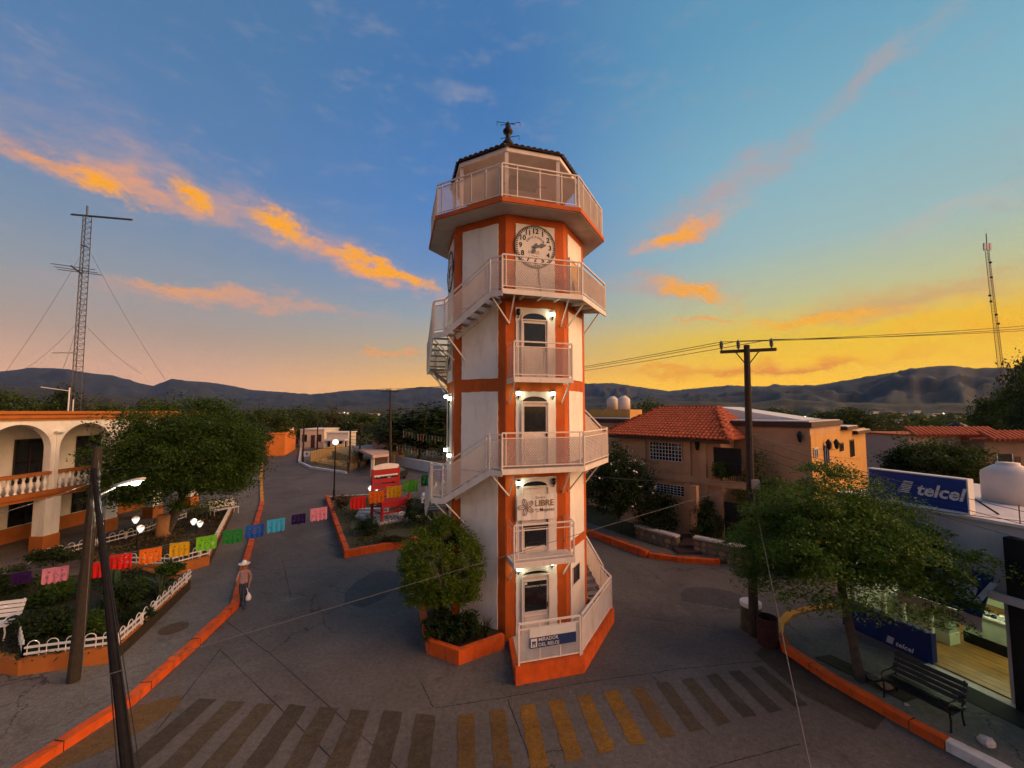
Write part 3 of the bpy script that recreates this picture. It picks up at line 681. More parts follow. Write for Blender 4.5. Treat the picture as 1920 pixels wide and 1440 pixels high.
for k in range(-3, 5):
    T = TF(k, 0, TRF * math.cos(R(22.5))); hw = TRF * math.sin(R(22.5)); q = MB(T); q.bar((-hw, 0, EZ - .03), (hw, 0, EZ - .03), .07, .16); q.build('eave_beam', STEEL, roof)
    # barrel tiles laid up the slope, one child for each column
    ap = TRF * math.cos(R(22.5)); nc = 9
    for i in range(nc):
        s = -hw + (i + .5) * 2 * hw / nc; frac = 1 - abs(s) / hw; q = MB(T); top = min(1.0, frac + .06)
        a = Vector((s, .10, EZ + .06)); b = Vector((s * (1 - 1 * top) if False else s, .10 - (ap + .1) * top, EZ + .06 + (AZ_ - EZ) * top))
        seg = 6; r = hw / nc * 1.0; d = (b - a).normalized(); up = Vector((0, d.z, -d.y)); up = up if up.z > 0 else -up
        vs = [];
        for e, rr in ((a, r), (b, r * .92)):
            for j in range(seg + 1): an = math.pi * j / seg; vs.append(tuple(e + Vector((1, 0, 0)) * rr * math.cos(an) + up * rr * math.sin(an)))
        n = seg + 1; q.add(vs, [(j, j + 1, n + j + 1, n + j) for j in range(seg)] + [tuple(range(n))]); q.build('roof_tile', TILE_D, roof)
dk = MB(); oo = oct_pts(TRF + .05); dk.v = [(p[0], p[1], EZ + .03) for p in oo] + [(TC.x, TC.y, AZ_ - .02)]; dk.f = [(i, (i + 1) % 8, 8) for i in range(8)]; dk.build('roof_deck', TILE_D, roof)
fin = MB(); fin.lathe([(.02, 0), (.24, 0), (.26, .18), (.19, .34), (.13, .40), (.12, .50), (.23, .58), (.25, .68), (.18, .76), (.13, .82), (.10, .98), (.09, 1.08), (.20, 1.15), (.22, 1.24), (.13, 1.33), (.10, 1.55), (.05, 1.62), (.02, 1.66)], (TC.x - .28, TC.y, AZ_ - .10), 16)
fo = fin.build('finial', pbr('dark bronze finial', (.025, .02, .018), .5, .3, 6, 0, .3), tower, smooth=True)
q = MB()
for z, a in ((.95, .5), (1.55, .3), (1.58, 2.6)):
    c = Vector((TC.x - .28, TC.y, AZ_ + z - .1)); d = Vector((math.cos(a), -.2, .0)); q.bar(c - d * .35, c + d * .55, .014, n=5); e = c + d * .55; q.bar(e, e - Vector((0, 0, .18)), .012, n=5)
q.build('finial_rods', BLACK, fo)
# loudspeaker rack and screens hung under the gallery roof
q = MB(t0); q.box(-.55, .55, -1.6, -1.3, 16.45, 16.85); q.bar((-.9, -1.2, 16.4), (.9, -1.2, 16.5), .04); q.bar((0, -1.4, 16.85), (.35, -1.4, 16.3), .04); q.build('speaker_rack', BLACK, tower)
cw = MB(); cw.prism(oct_pts(1.15), 14.76, 16.2); cw.build('stairwell_hood', pbr('hood sheet', (.34, .27, .22), .8, .15, 2, 0, 0, .2, (.2, .14, .1), .5), tower)

# wall lanterns
def lantern(T, s, z, lit=True, n=.0, power=3.2):
    c = MB(T); c.bar((s, n + .03, z - .16), (s, n + .10, z - .12), .03); c.bar((s, n + .10, z - .14), (s, n + .10, z - .05), .025)
    P = [T(s, n + .11, z)]; ce = P[0]
    c2 = MB(); c2.v, c2.f = c.v, c.f
    c2.lathe([(.02, -.09), (.055, -.07), (.07, -.045), (.04, -.03)], ce, 8); pass
    b = c2.build('wall_lantern', BLACK, tower)
    gl = MB().lathe([(.04, -.04), (.075, .0), (.075, .06), (.055, .095)], ce, 8).build('lantern_glass', LAMPGLASS if lit else GLASS, b, smooth=True)
    MB().lathe([(.085, .10), (.05, .135), (.012, .16)], ce, 8).build('lantern_cap', BLACK, b)
    if lit: e = T(s, n + .26, z + .02); lamp(b, e, power)
for z, l, r in ((5.12, 1, 0), (8.18, 1, 1), (11.02, 0, 1)):
    lantern(t0, -.66, z, bool(l)); lantern(t0, .62, z, bool(r))
lantern(t0, -.66, 2.28, True, power=2.4); lantern(t0, .55, 2.36, True, power=2.4)
Tm = TF(-2)
for z in (5.9, 8.05, 10.75): lantern(Tm, .62, z); lantern(Tm, -.55, z + .1)
tg = TF(-1)
lantern(tg, .1, 15.35, True, -1.45, 5); lantern(t0, .25, 15.25, True, -1.0, 5)

# entrance terrace with plinth and railing, planter with kerb
tp = [tuple(G(*q)[:2]) for q in ((967, 1286), (1096, 1262), (1152, 1166))]
front = [(-.04, 13.98), (tp[0][0] + .06, tp[0][1] + .08), (tp[1][0] - .06, tp[1][1] + .1), (tp[2][0] - .1, tp[2][1] + .02), (3.45, 16.6), (2.7, 16.2)]
ter = root('entrance_terrace', (1.4, 13.4, 0), 'orange plinth terrace with cream mesh railing at the tower door', 'terrace')
MB().prism(front, -.03, .14).build('floor', CONC, ter)
MB().wall(tp + [(3.62, 16.4)], .20, -.02, .46, False, 1).build('plinth', KERB, ter)
MB().wall([(-.12, 13.85), tp[0]], .16, -.02, .20, False, 1).build('step_edge', KERB, ter)
def rail_between(parent, p, q, z, h, posts=2, mesh=True):
    p = Vector(p); q = Vector(q); L = (q - p).length; u = (q - p).normalized(); nn = Vector((u.y, -u.x))
    T = lambda s, n, zz: (p.x + u.x * s + nn.x * n, p.y + u.y * s + nn.y * n, zz)
    railing(parent, T, 0, L, z, 0, h=h, posts=tuple(L * (i + 1) / (posts + 1) for i in range(posts)), mesh=mesh, gap=.16); return T, L
def inset(p, q, d=.1):
    p = Vector(p); q = Vector(q); u = (q - p).normalized(); n = Vector((-u.y, u.x)); return p + n * d, q + n * d
a, b = inset(tp[0], tp[1]); b = b - (b - a).normalized() * .08; a = a + (b - a).normalized() * .12
Tr, L = rail_between(ter, a, b, .46, 1.12, 2)
c, d = inset(tp[1], tp[2]); rail_between(ter, b + Vector((.06, .06)), d, .46, 1.12, 2); rail_between(ter, d, (3.46, 16.3), .46, 1.12, 1)
# sign on the terrace rail
sg = root('terrace_sign', Tr(L * .5, .06, 1.0), 'blue and white rectangular sign hung on the terrace railing', 'sign')
NAVY = pbr('navy blue sign paint', (.012, .030, .115), .5, .12, 4, 0, 0, .4, (.03, .05, .12), .3, 3)
MB(Tr).box(.30, L - .16, .045, .070, 1.19, 1.43).build('upper_band', FWHITE, sg); MB(Tr).box(.30, L - .16, .045, .072, .90, 1.19).build('blue_panel', NAVY, sg)
q = MB(Tr); q.box(.33, .52, .0725, .077, .93, 1.16); ic = q.build('pictogram', FWHITE, sg)
q = MB(Tr); q.box(.36, .49, .0775, .080, 1.06, 1.09); q.box(.375, .40, .0775, .080, .95, 1.06); q.box(.45, .475, .0775, .080, .95, 1.06); q.box(.41, .44, .0775, .080, 1.0, 1.06); q.build('pictogram_mark', NAVY, ic)
lt = MB(); text(lt, 'MIRADOR', lambda x, y, d: Tr(.56 + x, .0725 + d, 1.115 + y), .135, .006, 0, .003, 'LEFT'); text(lt, 'DEL RELOJ', lambda x, y, d: Tr(.56 + x, .0725 + d, .975 + y), .135, .006, 0, .003, 'LEFT'); lt.build('lettering', FWHITE, sg)

# banner over the second door
ban = root('door_banner', t0(0, .16, 3.9), 'white cloth banner with brown flower emblem and lettering over a tower door', 'banner')
bm = MB(t0); N = 12
for i in range(N + 1):
    s = -.74 + 1.44 * i / N
    for z in (3.93, 4.78): bm.v.append(t0(s, .19 + .012 * math.sin(i * 1.7 + z), z - .02 * math.sin(math.pi * i / N)))
for i in range(N + 1):
    s = -.74 + 1.44 * i / N
    for z in (3.93, 4.78): bm.v.append(t0(s, .182 + .012 * math.sin(i * 1.7 + z), z - .02 * math.sin(math.pi * i / N)))
K = 2 * (N + 1); bm.f = [(2 * i, 2 * i + 2, 2 * i + 3, 2 * i + 1) for i in range(N)] + [(K + 2 * i + 1, K + 2 * i + 3, K + 2 * i + 2, K + 2 * i) for i in range(N)] + [(2 * i + 1, 2 * i + 3, K + 2 * i + 3, K + 2 * i + 1) for i in range(N)]
bm.build('cloth', pbr('banner cloth', (.74, .66, .60), .8, .05, 3), ban)
BRN = pbr('brown banner ink', (.11, .028, .03), .8, .2, 4); OLV = pbr('olive banner ink', (.20, .13, .02), .8, .2, 4)
bp = lambda sx, sz: (lambda x, y, d: t0(sx + x, .208 + d, sz + y))
lt = MB(); text(lt, 'Centro', bp(-.10, 4.66), .12, .004, 0, .004, 'LEFT'); lt.build('lettering', OLV, ban)
lt = MB(); text(lt, 'LIBRE', bp(-.12, 4.46), .29, .010, 0, .004, 'LEFT'); lt.build('lettering', OLV, ban)
lt = MB(); text(lt, 'para', bp(-.12, 4.27), .08, .004, 0, .004, 'LEFT'); text(lt, 'las', bp(-.06, 4.20), .08, .004, 0, .004, 'LEFT'); text(lt, 'Mujeres', bp(.06, 4.24), .165, .010, 0, .004, 'LEFT'); lt.build('lettering', BRN, ban)
em = MB(t0)
for i in range(5):
    a0 = R(90 + 72 * i + 20); cx, cz = -.42 + .16 * math.cos(a0), 4.36 + .16 * math.sin(a0); P = []
    for j in range(11):
        t = 2 * math.pi * j / 10; x, y = .13 * math.cos(t), .072 * math.sin(t); P.append((cx + x * math.cos(a0) - y * math.sin(a0), .212, cz + x * math.sin(a0) + y * math.cos(a0)))
    for u_, v_ in zip(P, P[1:]): em.bar(u_, v_, .008, .016)
    em.bar((cx - .1 * math.cos(a0), .212, cz - .1 * math.sin(a0)), (cx + .1 * math.cos(a0), .212, cz + .1 * math.sin(a0)), .008, .014)
em.build('flower_emblem', BRN, ban)

# planter in front of the left face
pp = [tuple(G(*q)[:2]) for q in ((786, 1152), (800, 1226), (860, 1248), (946, 1216))]
pl = root('tower_planter', (-1.6, 13.9, 0), 'low orange walled planter at the foot of the tower', 'planter')
MB().wall([(-3.2, 17.0)] + pp, .18, -.03, .42, False, 1).build('wall', KERB, pl)
MB().prism([(-3.1, 16.9)] + [(p[0] * .97, p[1] + .08) for p in pp] + [(-.3, 14.2), (-2.3, 15.6)], .0, .30).build('soil', SOIL, pl)

# ================================================================== ARCADED BUILDING, left
FX = -25.2; BAY = 3.35; PY0 = 12.65; NB = 6       # facade plane x, bay spacing, first pier
arc = root('arcaded_building', (FX, 22.7, 0), 'white two storey building with round arches, balustrade and terracotta cornice', 'building')
def TA_(y, n, z): return (FX + n, y, z)            # n > 0 towards the plaza
up = MB(TA_); PW = .42; spring = 5.55; rad = (BAY - PW) / 2
for b in range(NB):
    yc = PY0 + BAY * (b + .5); N = 22; P = [(yc - rad * math.cos(math.pi * i / N), spring + .92 * rad * math.sin(math.pi * i / N)) for i in range(N + 1)]
    for (y0, z0), (y1, z1) in zip(P, P[1:]):
        up.add([(y0, 0, z0), (y1, 0, z1), (y1, 0, 7.15), (y0, 0, 7.15), (y0, -.4, z0), (y1, -.4, z1), (y1, -.4, 7.15), (y0, -.4, 7.15)], [(0, 1, 2, 3), (5, 4, 7, 6), (0, 4, 5, 1)])
for b in range(NB + 1):
    y = PY0 + BAY * b; up.box(y - PW / 2, y + PW / 2, -.4, 0, 3.3, 7.15)
up.build('arcade_wall', BWHITE, arc)
YE = PY0 + BAY * NB + PW / 2; YS = PY0 - PW / 2
co = None
for i, (z0, z1, n) in enumerate(((7.12, 7.22, .10), (7.221, 7.36, .17), (7.361, 7.44, .12), (7.441, 7.60, .24))):
    MB(TA_).box(YS - .2, YE + n, -1.0, n, z0, z1).build('cornice_moulding', TERRA, arc)
MB(TA_).box(YS - .2, YE + .1, -9.5, -1.0, 7.2, 7.45).build('roof_slab', CONC, arc)
MB(TA_).box(YS, YE, -9.0, -.42, 3.0, 3.30).build('floor_slab', CONC, arc)
MB(TA_).box(YS, YE + .15, -.42, .12, 2.92, 3.10).build('floor_moulding', TERRA, arc); MB(TA_).box(YS, YE + .2, -.42, .20, 3.101, 3.34).build('floor_moulding', TERRA, arc)
bal = MB().lathe([(.085, 0), (.085, .05), (.05, .08), (.045, .14), (.10, .30), (.11, .38), (.06, .55), (.045, .66), (.075, .72), (.085, .76), (.085, .82)], (0, 0, 0), 10)
first = None
for b in range(NB):
    y0 = PY0 + BAY * b + PW / 2; y1 = y0 + BAY - PW
    MB(TA_).box(y0 + .01, y1 - .01, -.20, .14, 4.18, 4.34).build('balustrade_rail', TERRA, arc)
    for i in range(9):
        y = y0 + .16 + (y1 - y0 - .32) * i / 8
        if first is None:
            me = bpy.data.meshes.new('baluster'); me.from_pydata(bal.v, [], bal.f); me.update(); first = put('baluster', me, BWHITE, arc, smooth=True); o_ = first
        else: o_ = bpy.data.objects.new('baluster', first.data); COL.objects.link(o_); o_.parent = arc; o_.matrix_parent_inverse = Matrix.Translation(-arc.location)
        o_.location = (FX - .03, y, 3.345)
for b in range(NB + 1):
    y = PY0 + BAY * b; q = MB(TA_); q.box(y - .38, y + .38, -.55, .10, .9, 2.92); p_ = q.build('pillar', BWHITE, arc)
    MB(TA_).box(y - .42, y + .42, -.59, .14, .10, .9).build('pillar_base', TERRA, p_)
BK = -3.4
MB(TA_).box(YS, YE, BK - .3, BK, .95, 3.0).build('ground_floor_wall', BWHITE, arc); MB(TA_).box(YS, YE, BK - .3, BK + .04, .1, .95).build('dado', TERRA, arc)
MB(TA_).box(YS, YE, BK - .3, BK, 3.3, 7.2).build('upper_wall', BWHITE, arc)
MB(TA_).box(YE - .3, YE - .002, -9.0, -3.2, .1, 7.2).build('end_wall', BWHITE, arc); MB(TA_).box(YS, YS + .3, -9.0, -.5, .1, 7.2).build('end_wall', BWHITE, arc)
for b in range(NB):
    yc = PY0 + BAY * (b + .5)
    for z0, z1, wd in ((1.0, 2.75, .75), (3.35, 5.9, .72)):
        d_ = MB(TA_).box(yc - wd, yc + wd, BK + .002, BK + .03, z0, z1).build('window', GLASS, arc); f = MB(TA_)
        for q in ((yc - wd - .06, yc - wd, z0, z1), (yc + wd, yc + wd + .06, z0, z1), (yc - wd - .06, yc + wd + .06, z1, z1 + .06), (yc - .03, yc + .03, z0, z1)): f.box(q[0], q[1], BK + .031, BK + .07, q[2], q[3])
        f.build('window_frame', WOOD if z0 > 2 else BLACK, d_)
sp = MB(TA_); sp.box(22.55, 23.0, .02, .22, 6.42, 6.5); sp.box(22.7, 22.76, .0, .06, 3.4, 6.42); sp.build('drain_spout', BWHITE, arc)
q = MB(); q.bar((-26.5, 24.4, 7.45), (-26.5, 24.4, 9.0), .035, n=6); q.bar((-26.5, 24.4, 8.8), (-26.5, 22.9, 8.95), .02, n=5); q.bar((-26.6, 24.75, 7.45), (-26.6, 24.75, 8.3), .03, n=6); q.build('roof_pipe', FWHITE, arc)

# ================================================================== PLAZA: planters, fences, benches
def fence(name, path, z, h, label, spacing=.30):
    """white tubular fence: posts, two rails, a hoop between each pair of uprights"""
    r = root(name, (path[0][0], path[0][1], z), label, 'fence'); spacing = .21
    for a, b in zip(path, path[1:]):
        a = Vector((a[0], a[1], 0)); b = Vector((b[0], b[1], 0)); L = (b - a).length; u = (b - a).normalized(); n = max(2, round(L / spacing / 2) * 2)
        q = MB()
        for zz in (.10, h * .62): q.bar(a + Vector((0, 0, z + zz)), b + Vector((0, 0, z + zz)), .05, .05)
        q.build('rail', FWHITE, r)
        for i in range(0, n + 1, 6): p = a + u * L * i / n; MB().bar(p + Vector((0, 0, z - .02)), p + Vector((0, 0, z + h * .8)), .05).build('post', FWHITE, r)
        for i in range(0, n, 2):
            p = a + u * L * (i + .35) / n; w = L / n * .62; N = 7; P = [p + Vector((0, 0, z + .02))]
            for j in range(N + 1): an = math.pi * j / N; P.append(p + u * w * (1 - math.cos(an)) + Vector((0, 0, z + h * .70 + math.sin(an) * h * .30)))
            P.append(p + u * w * 2 + Vector((0, 0, z + .02))); MB().tube(P, .014, 4).build('hoop', FWHITE, r)
    return r
pa = [tuple(G(*q)[:2]) for q in ((-60, 1262), (32, 1276), (212, 1250), (285, 1180), (353, 1112))]
pla = root('garden_planter', (-14.5, 14.5, 0), 'terracotta walled garden bed nearest the street corner, behind hoop fence', 'planter')
MB().wall(pa + [(-16.6, 19.0)], .22, .1, .55, False, 1).build('wall', TERRA, pla)
MB().prism([(p[0], p[1] + .1) for p in pa] + [(-16.5, 18.9), (-22.5, 17.5), (-23, 11.5)], .1, .46).build('soil', SOIL, pla)
fa = [(p[0] - .02, p[1] + .12) for p in pa]
fence('garden_fence', [(-15.9, 13.6), fa[1], fa[2], fa[3], fa[4]], .55, .44, 'white hoop fence around the near garden bed beside the pavement')
pb = [tuple(G(*q)[:2]) for q in ((320, 1086), (392, 1064), (437, 965))]
plb = root('garden_planter', (-18.5, 24.5, 0), 'terracotta walled garden bed around the big shade tree', 'planter')
MB().wall([(-19.5, 19.5)] + pb + [(-23.0, 32.0)], .22, .1, .56, False, 1).build('wall', TERRA, plb)
MB().prism([(-19.4, 19.6)] + [(p[0] - .05, p[1] + .1) for p in pb] + [(-22.8, 32), (-23.2, 22)], .1, .47).build('soil', SOIL, plb)
fb = [(p[0] - .12, p[1] + .12) for p in pb]
fence('garden_fence', [(-18.0, 19.3), fb[0], fb[1], fb[2]], .56, .5, 'white hoop fence around the bed of the big shade tree')
fence('garden_fence', [(-22.6, 19.6), (-21.4, 24.2), (-21.8, 27.8)], .47, .5, 'white hoop fence in the garden before the arcade pillars')
LAWN = groundmat('lawn', (.035, .065, .014), (.05, .055, .015), False, 40, (.07, .06, .02), .3)
struct(MB().prism([fa[4], (-14.7, 17.0), (-15.6, 18.0), (-15.9, 19.0)], .40, .475).build('lawn', LAWN))
def bench(loc, rz, label, m, wd=1.5, slats=5, iron=BLACK):
    r = root('park_bench', loc, label, 'bench', 'park benches'); M = Matrix.Translation(loc) @ Matrix.Rotation(rz, 4, 'Z'); T = lambda x, y, z: tuple(M @ Vector((x, y, z)))
    for i in range(slats): MB(T).box(-wd / 2, wd / 2, -.25 + .11 * i, -.25 + .11 * i + .085, .42, .45).build('seat_slat', m, r)
    for i in range(4):
        q = MB(T); z = .52 + .115 * i; y = .31 + .05 * i; q.add([(-wd / 2, y, z), (wd / 2, y, z), (wd / 2, y + .035, z + .09), (-wd / 2, y + .035, z + .09), (-wd / 2, y + .025, z), (wd / 2, y + .025, z), (wd / 2, y + .06, z + .09), (-wd / 2, y + .06, z + .09)], [(0, 1, 2, 3), (5, 4, 7, 6), (3, 2, 6, 7), (0, 4, 5, 1), (0, 3, 7, 4), (1, 5, 6, 2)]); q.build('back_slat', m, r)
    for sx in (-wd / 2 + .06, wd / 2 - .06):
        q = MB(T); q.tube([(sx, -.24, 0), (sx, -.20, .22), (sx, -.24, .405)], .022, 6); q.build('front_leg', iron, r)
        q = MB(T); q.tube([(sx, .36, 0), (sx, .30, .25), (sx, .335, .45), (sx, .52, .98)], .022, 6); q.build('back_leg', iron, r)
        q = MB(T); q.tube([(sx, -.26, .46), (sx, -.30, .60), (sx, -.18, .66), (sx, .10, .64), (sx, .36, .66)], .018, 6); q.build('armrest', iron, r)
    return r
bench((-13.9, 26.3, .12), R(-58), 'white slatted park bench on the pavement by the big shade tree', FWHITE, 1.5, 5, FWHITE) if False else None
b1 = G(412, 980, .12); bench((b1.x - .1, b1.y + .6, .48), R(60), 'white slatted bench behind the far end of the tree bed', FWHITE, 1.6, 5, FWHITE)
b2 = G(-22, 1200, .46); bench((b2.x, b2.y, .47), R(20), 'white slatted bench in the near garden at the picture edge', FWHITE, 1.1, 5, FWHITE)
b3 = G(1738, 1342, .13); bench((b3.x, b3.y + .15, .13), R(-68), 'black iron bench on the pavement outside the shop', BLACK, 1.4, 6)
# tulip lamps in the plaza
LG = emit('white lamp glass', (1.0, .93, .80), .95)
def lamp_post(px, py, Y, label, sep=.45, base=.3, heads=2, power=8, hz=0.0, post=BLACK):
    c = A(px, py, Y); r = root('lamp_post', (c.x, c.y, base), label, 'lamp post', 'short lamp posts')
    MB().bar((c.x, c.y, base), (c.x, c.y, c.z - .1), .035, n=8, w2=.028).build('post', post, r)
    for i in range(heads):
        x = c.x + (i - (heads - 1) / 2) * sep; zz = c.z + hz * (i - .5)
        MB().bar((c.x, c.y, c.z - .25), (x, c.y, zz - .12), .02, n=6).build('arm', post, r)
        h = MB().lathe([(.05, -.13), (.10, -.05), (.155, .08), (.14, .14), (.06, .19)], (x, c.y, zz), 10).build('lamp_head', LG, r, smooth=True)
        MB().lathe([(.17, .14), (.12, .20), (.02, .25)], (x, c.y, zz), 10).build('lamp_cap', FWHITE, h)
    if power: lamp(r, (c.x, c.y - .1, c.z + .3), power, (1, .95, .82), .15)
    return r
lamp_post(259, 985, 21.3, 'two headed white lamp post in the garden left of the big tree trunk', .28, .47, 2, 8, -.45)
lamp_post(369, 982, 24.2, 'two headed white lamp post in the garden right of the big tree trunk', .38, .47, 2, 8, -.12)
lamp_post(700, 917, 31.0, 'black lamp post with lit heads on the median left of the red chair', .5, .2, 2, 10)
lamp_post(810, 911, 27.0, 'black lamp post with lit heads beside the tower stairs', .35, .2, 2, 10)
# tall globe lamp
c = G(626, 937, .2); gp = root('globe_street_lamp', c, 'tall black street lamp with single white globe on the median tip', 'street lamp')
MB().bar(c, (c.x, c.y, 4.75), .075, n=8, w2=.05).build('post', BLACK, gp); MB().lathe([(.16, 0), (.16, .15), (.10, .3), (.08, .9)], c, 10).build('base', BLACK, gp)
MB().ball((c.x, c.y, 4.98), .25, 14, 8).build('globe', emit('dim globe', (1, .95, .88), 1.1), gp, smooth=True)

# ================================================================== HOUSE, right: tiled wing before a flat-roofed block
U = Vector((.66, -.75)).normalized(); V = Vector((-U.y, U.x)); K0 = Vector((15.9, 21.9))
def TH(u, v, z): return (K0.x + U.x * u + V.x * v, K0.y + U.y * u + V.y * v, z)
TAN = pbr('tan house plaster', (.48, .27, .14), .85, .08, 1.5, .2, 0, .2, (.26, .15, .08), .4, .9)
TAN_LIT = pbr('sunset-lit house plaster', (.52, .27, .075), .85, .08, 1.5, .2, 0, .2, (.34, .17, .05), .35, .9)  # warmer copy of the tan plaster, evening light put into its colour
BROWN = pbr('brown cornice', (.065, .035, .026), .75, .2, 3)
RTILE = pbr('red clay tile', (.42, .095, .035), .8, .30, 4, .3, 0, .25, (.24, .06, .03), .45, 2.5)
hs = root('house', (*TH(-6, 2, 0)[:2], 0), 'tan two storey house with red clay tile roof and flat roofed wing in sunset-lit ochre', 'house')
MB(TH).box(-17, 0, 0, 7.5, .1, 6.75).build('main_wall', TAN, hs)
MB(TH).box(-17.2, .12, -.14, 7.6, 6.70, 7.0).build('cornice', BROWN, hs); MB(TH).box(-17.05, -.02, .0, 7.45, 7.001, 7.06).build('flat_roof', CONC, hs)
# stepped side along v, sunset light painted in as ochre
for v0, v1, zt in ((7.5, 11.0, 6.35), (11.0, 16.0, 5.95)):
    MB(TH).box(-8, -.0, v0 + .001, v1, .1, zt).build('side_wall', TAN_LIT, hs); MB(TH).box(-8, .35, v0 + .002, v1 + .2, zt + .001, zt + .22).build('cornice', BROWN, hs); MB(TH).box(-8, .30, v0 + .1, v1 + .15, zt + .221, zt + .26).build('flat_roof', FWHITE, hs)
MB(TH).box(.001, .03, .0, 16, .1, 6.3).build('sunlit_side_skin', TAN_LIT, hs)  # thin skin that gives the sun side its lit tone by colour
q = MB(TH); q.add([(-6, 3, 7.06), (-1, 3, 7.06), (-1, 7.4, 7.06), (-6, 7.4, 7.06), (-6, 3, 7.9), (-6, 7.4, 7.9)], [(0, 1, 4), (3, 5, 2), (1, 2, 5, 4), (0, 4, 5, 3)]); q.build('roof_ramp', FWHITE, hs)
# tiled wing
WV = -2.0; wu0 = -11.2; wu1 = -3.4                       # facade v, extent along u
def uq(x0, x1): return x0, x1
MB(TH).box(wu0 + .5, wu1 - .4, WV, -.001, .1, 5.95).build('wing_wall', TAN, hs)
eu0, eu1, ev, ez = wu0 - .35, wu1 + .35, WV - .55, 5.98
ru0, ru1, rv, rz = -9.2, -5.2, 1.3, 7.85
rd = MB(TH); rd.add([(eu0, ev, ez), (eu1, ev, ez), (ru1, rv, rz), (ru0, rv, rz), (eu0, 2.6, ez), (eu1, 2.6, ez), (ru1, 2.6, rz - .9), (ru0, 2.6, rz - .9)], [(0, 1, 2, 3), (0, 3, 4), (1, 5, 2), (3, 2, 6, 7), (4, 3, 7), (5, 6, 2)]); rdk = rd.build('tiled_roof', RTILE, hs)
rows = MB(TH); ncol = 34; nrow = 15; tris = 0
def tile_surface(P0, P1, P2, P3, nc, nr):
    """courses of barrel tiles over the quad P0 P1 (eave) P2 P3 (ridge): overlapping half round pieces"""
    P0, P1, P2, P3 = map(Vector, (P0, P1, P2, P3)); Lc = (P1 - P0); nrm = Lc.cross(P3 - P0).normalized(); nrm = nrm if nrm.z > 0 else -nrm
    pw = Lc.length / nc
    for i in range(nc):
        for j in range(nr):
            for lo, hi in ((j / nr, (j + 1.12) / nr),):
                e = Lc.normalized(); x = (i + .5) / nc
                a = P0 + Lc * x; s = (P3 - P0).lerp(P2 - P1, x); up_ = (P3 - P0) - e * (P3 - P0).dot(e)
                a = P0 + Lc * x + up_ * lo; b = P0 + Lc * x + up_ * min(hi, 1.0)
                # keep inside the trapezoid
                l0 = (P3 - P0).dot(e) * lo; r0 = Lc.length + (P2 - P1).dot(e) * lo
                if not (l0 - pw * .6 <= Lc.length * x <= r0 + pw * .6): continue
                jit = random.uniform(-.012, .012); vs = []
                for c_, r_, lift in ((a, pw * .46, .035 + jit), (b, pw * .40, .0)):
                    for k in range(5): an = math.pi * k / 4; vs.append(tuple(c_ + e * r_ * math.cos(an) + nrm * (r_ * .85 * math.sin(an) + lift)))
                rows.add(vs, [(k, k + 1, k + 6, k + 5) for k in range(4)] + [(0, 1, 2, 3, 4)])
tile_surface((eu0, ev, ez), (eu1, ev, ez), (ru1, rv, rz), (ru0, rv, rz), 34, 13)
tile_surface((eu1, ev, ez), (eu1, 2.6, ez), (ru1, rv, rz), (ru1, rv, rz), 20, 10)
tile_surface((eu0, 2.6, ez), (eu0, ev, ez), (ru0, rv, rz), (ru0, rv, rz), 20, 10)
o_ = rows.build('roof_tiles', RTILE, hs); o_['kind'] = 'stuff'
q = MB(TH); q.tube([(ru0, rv, rz + .05), (ru1, rv, rz + .05)], .09, 6); q.tube([(ru1, rv, rz + .03), (eu1, ev, ez + .06)], .085, 6); q.tube([(ru0, rv, rz + .03), (eu0, ev, ez + .06)], .085, 6); q.build('ridge_tiles', RTILE, rdk)
MB(TH).box(eu0 + .05, eu1 - .05, ev + .05, ev + .2, ez - .2, ez - .03).build('eave_board', BROWN, hs)
q = MB(TH); q.add([(ru1 - .02, rv - .2, 7.06), (ru1 - .02, 3.4, 7.06), (ru1 - .02, rv, rz + .02), (ru1 + .2, rv - .2, 7.06), (ru1 + .2, 3.4, 7.06), (ru1 + .2, rv, rz + .02)], [(0, 2, 1), (3, 4, 5), (0, 3, 5, 2), (1, 2, 5, 4)]); q.build('gable_wall', TAN_LIT, hs)
def grid_window(parent, T, u0, u1, z0, z1, n, nu, nz, m=FWHITE, s=.028):
    w_ = MB(T).box(u0, u1, n - .03, n - .012, z0, z1).build('window', GLASS, parent); f = MB(T)
    for i in range(nu + 1): x = u0 + (u1 - u0) * i / nu; f.box(x - s / 2, x + s / 2, n - .055, n - .031, z0, z1)
    for i in range(nz + 1): z = z0 + (z1 - z0) * i / nz; f.box(u0 - s / 2, u1 + s / 2, n - .085, n - .0555, z - s / 2, z + s / 2)
    f.build('window_grille', m, w_); return w_
# place the wing windows where the photograph has them
def on_plane(px, py, v):
    d = ray(px, py); P0 = Vector((K0.x + V.x * v, K0.y + V.y * v)); t = P0.dot(V) / (d.x * V.x + d.y * V.y); p = Vector((d.x * t, d.y * t)); return (p - K0).dot(U), CAMH + d.z * t
def on_side(px, py):
    d = ray(px, py); t = K0.dot(U) / (d.x * U.x + d.y * U.y); p = Vector((d.x * t, d.y * t)); return (p - K0).dot(V), CAMH + d.z * t
(ua, za), (ub, zb) = on_plane(1219, 828, WV), on_plane(1279, 866, WV); grid_window(hs, TH, ua, ub, zb, za, WV, 10, 5)
(ua, za), (ub, zb) = on_plane(1232, 905, WV), on_plane(1284, 931, WV); grid_window(hs, TH, ua, ub, zb, za, WV, 8, 4)
(ua, za), (ub, zb) = on_plane(1160, 826, 0), on_plane(1188, 850, 0); grid_window(hs, TH, ua, ub, zb, za, 0, 6, 4)
for px in (1207, 1290, 1318):
    u_, _ = on_plane(px, 850, WV); MB(TH).box(u_ - .22, u_ + .22, WV - .16, WV - .001, .1, 5.8).build('pilaster', TAN, hs)
u0, _ = on_plane(1204, 890, WV); u1, _ = on_plane(1400, 890, WV)
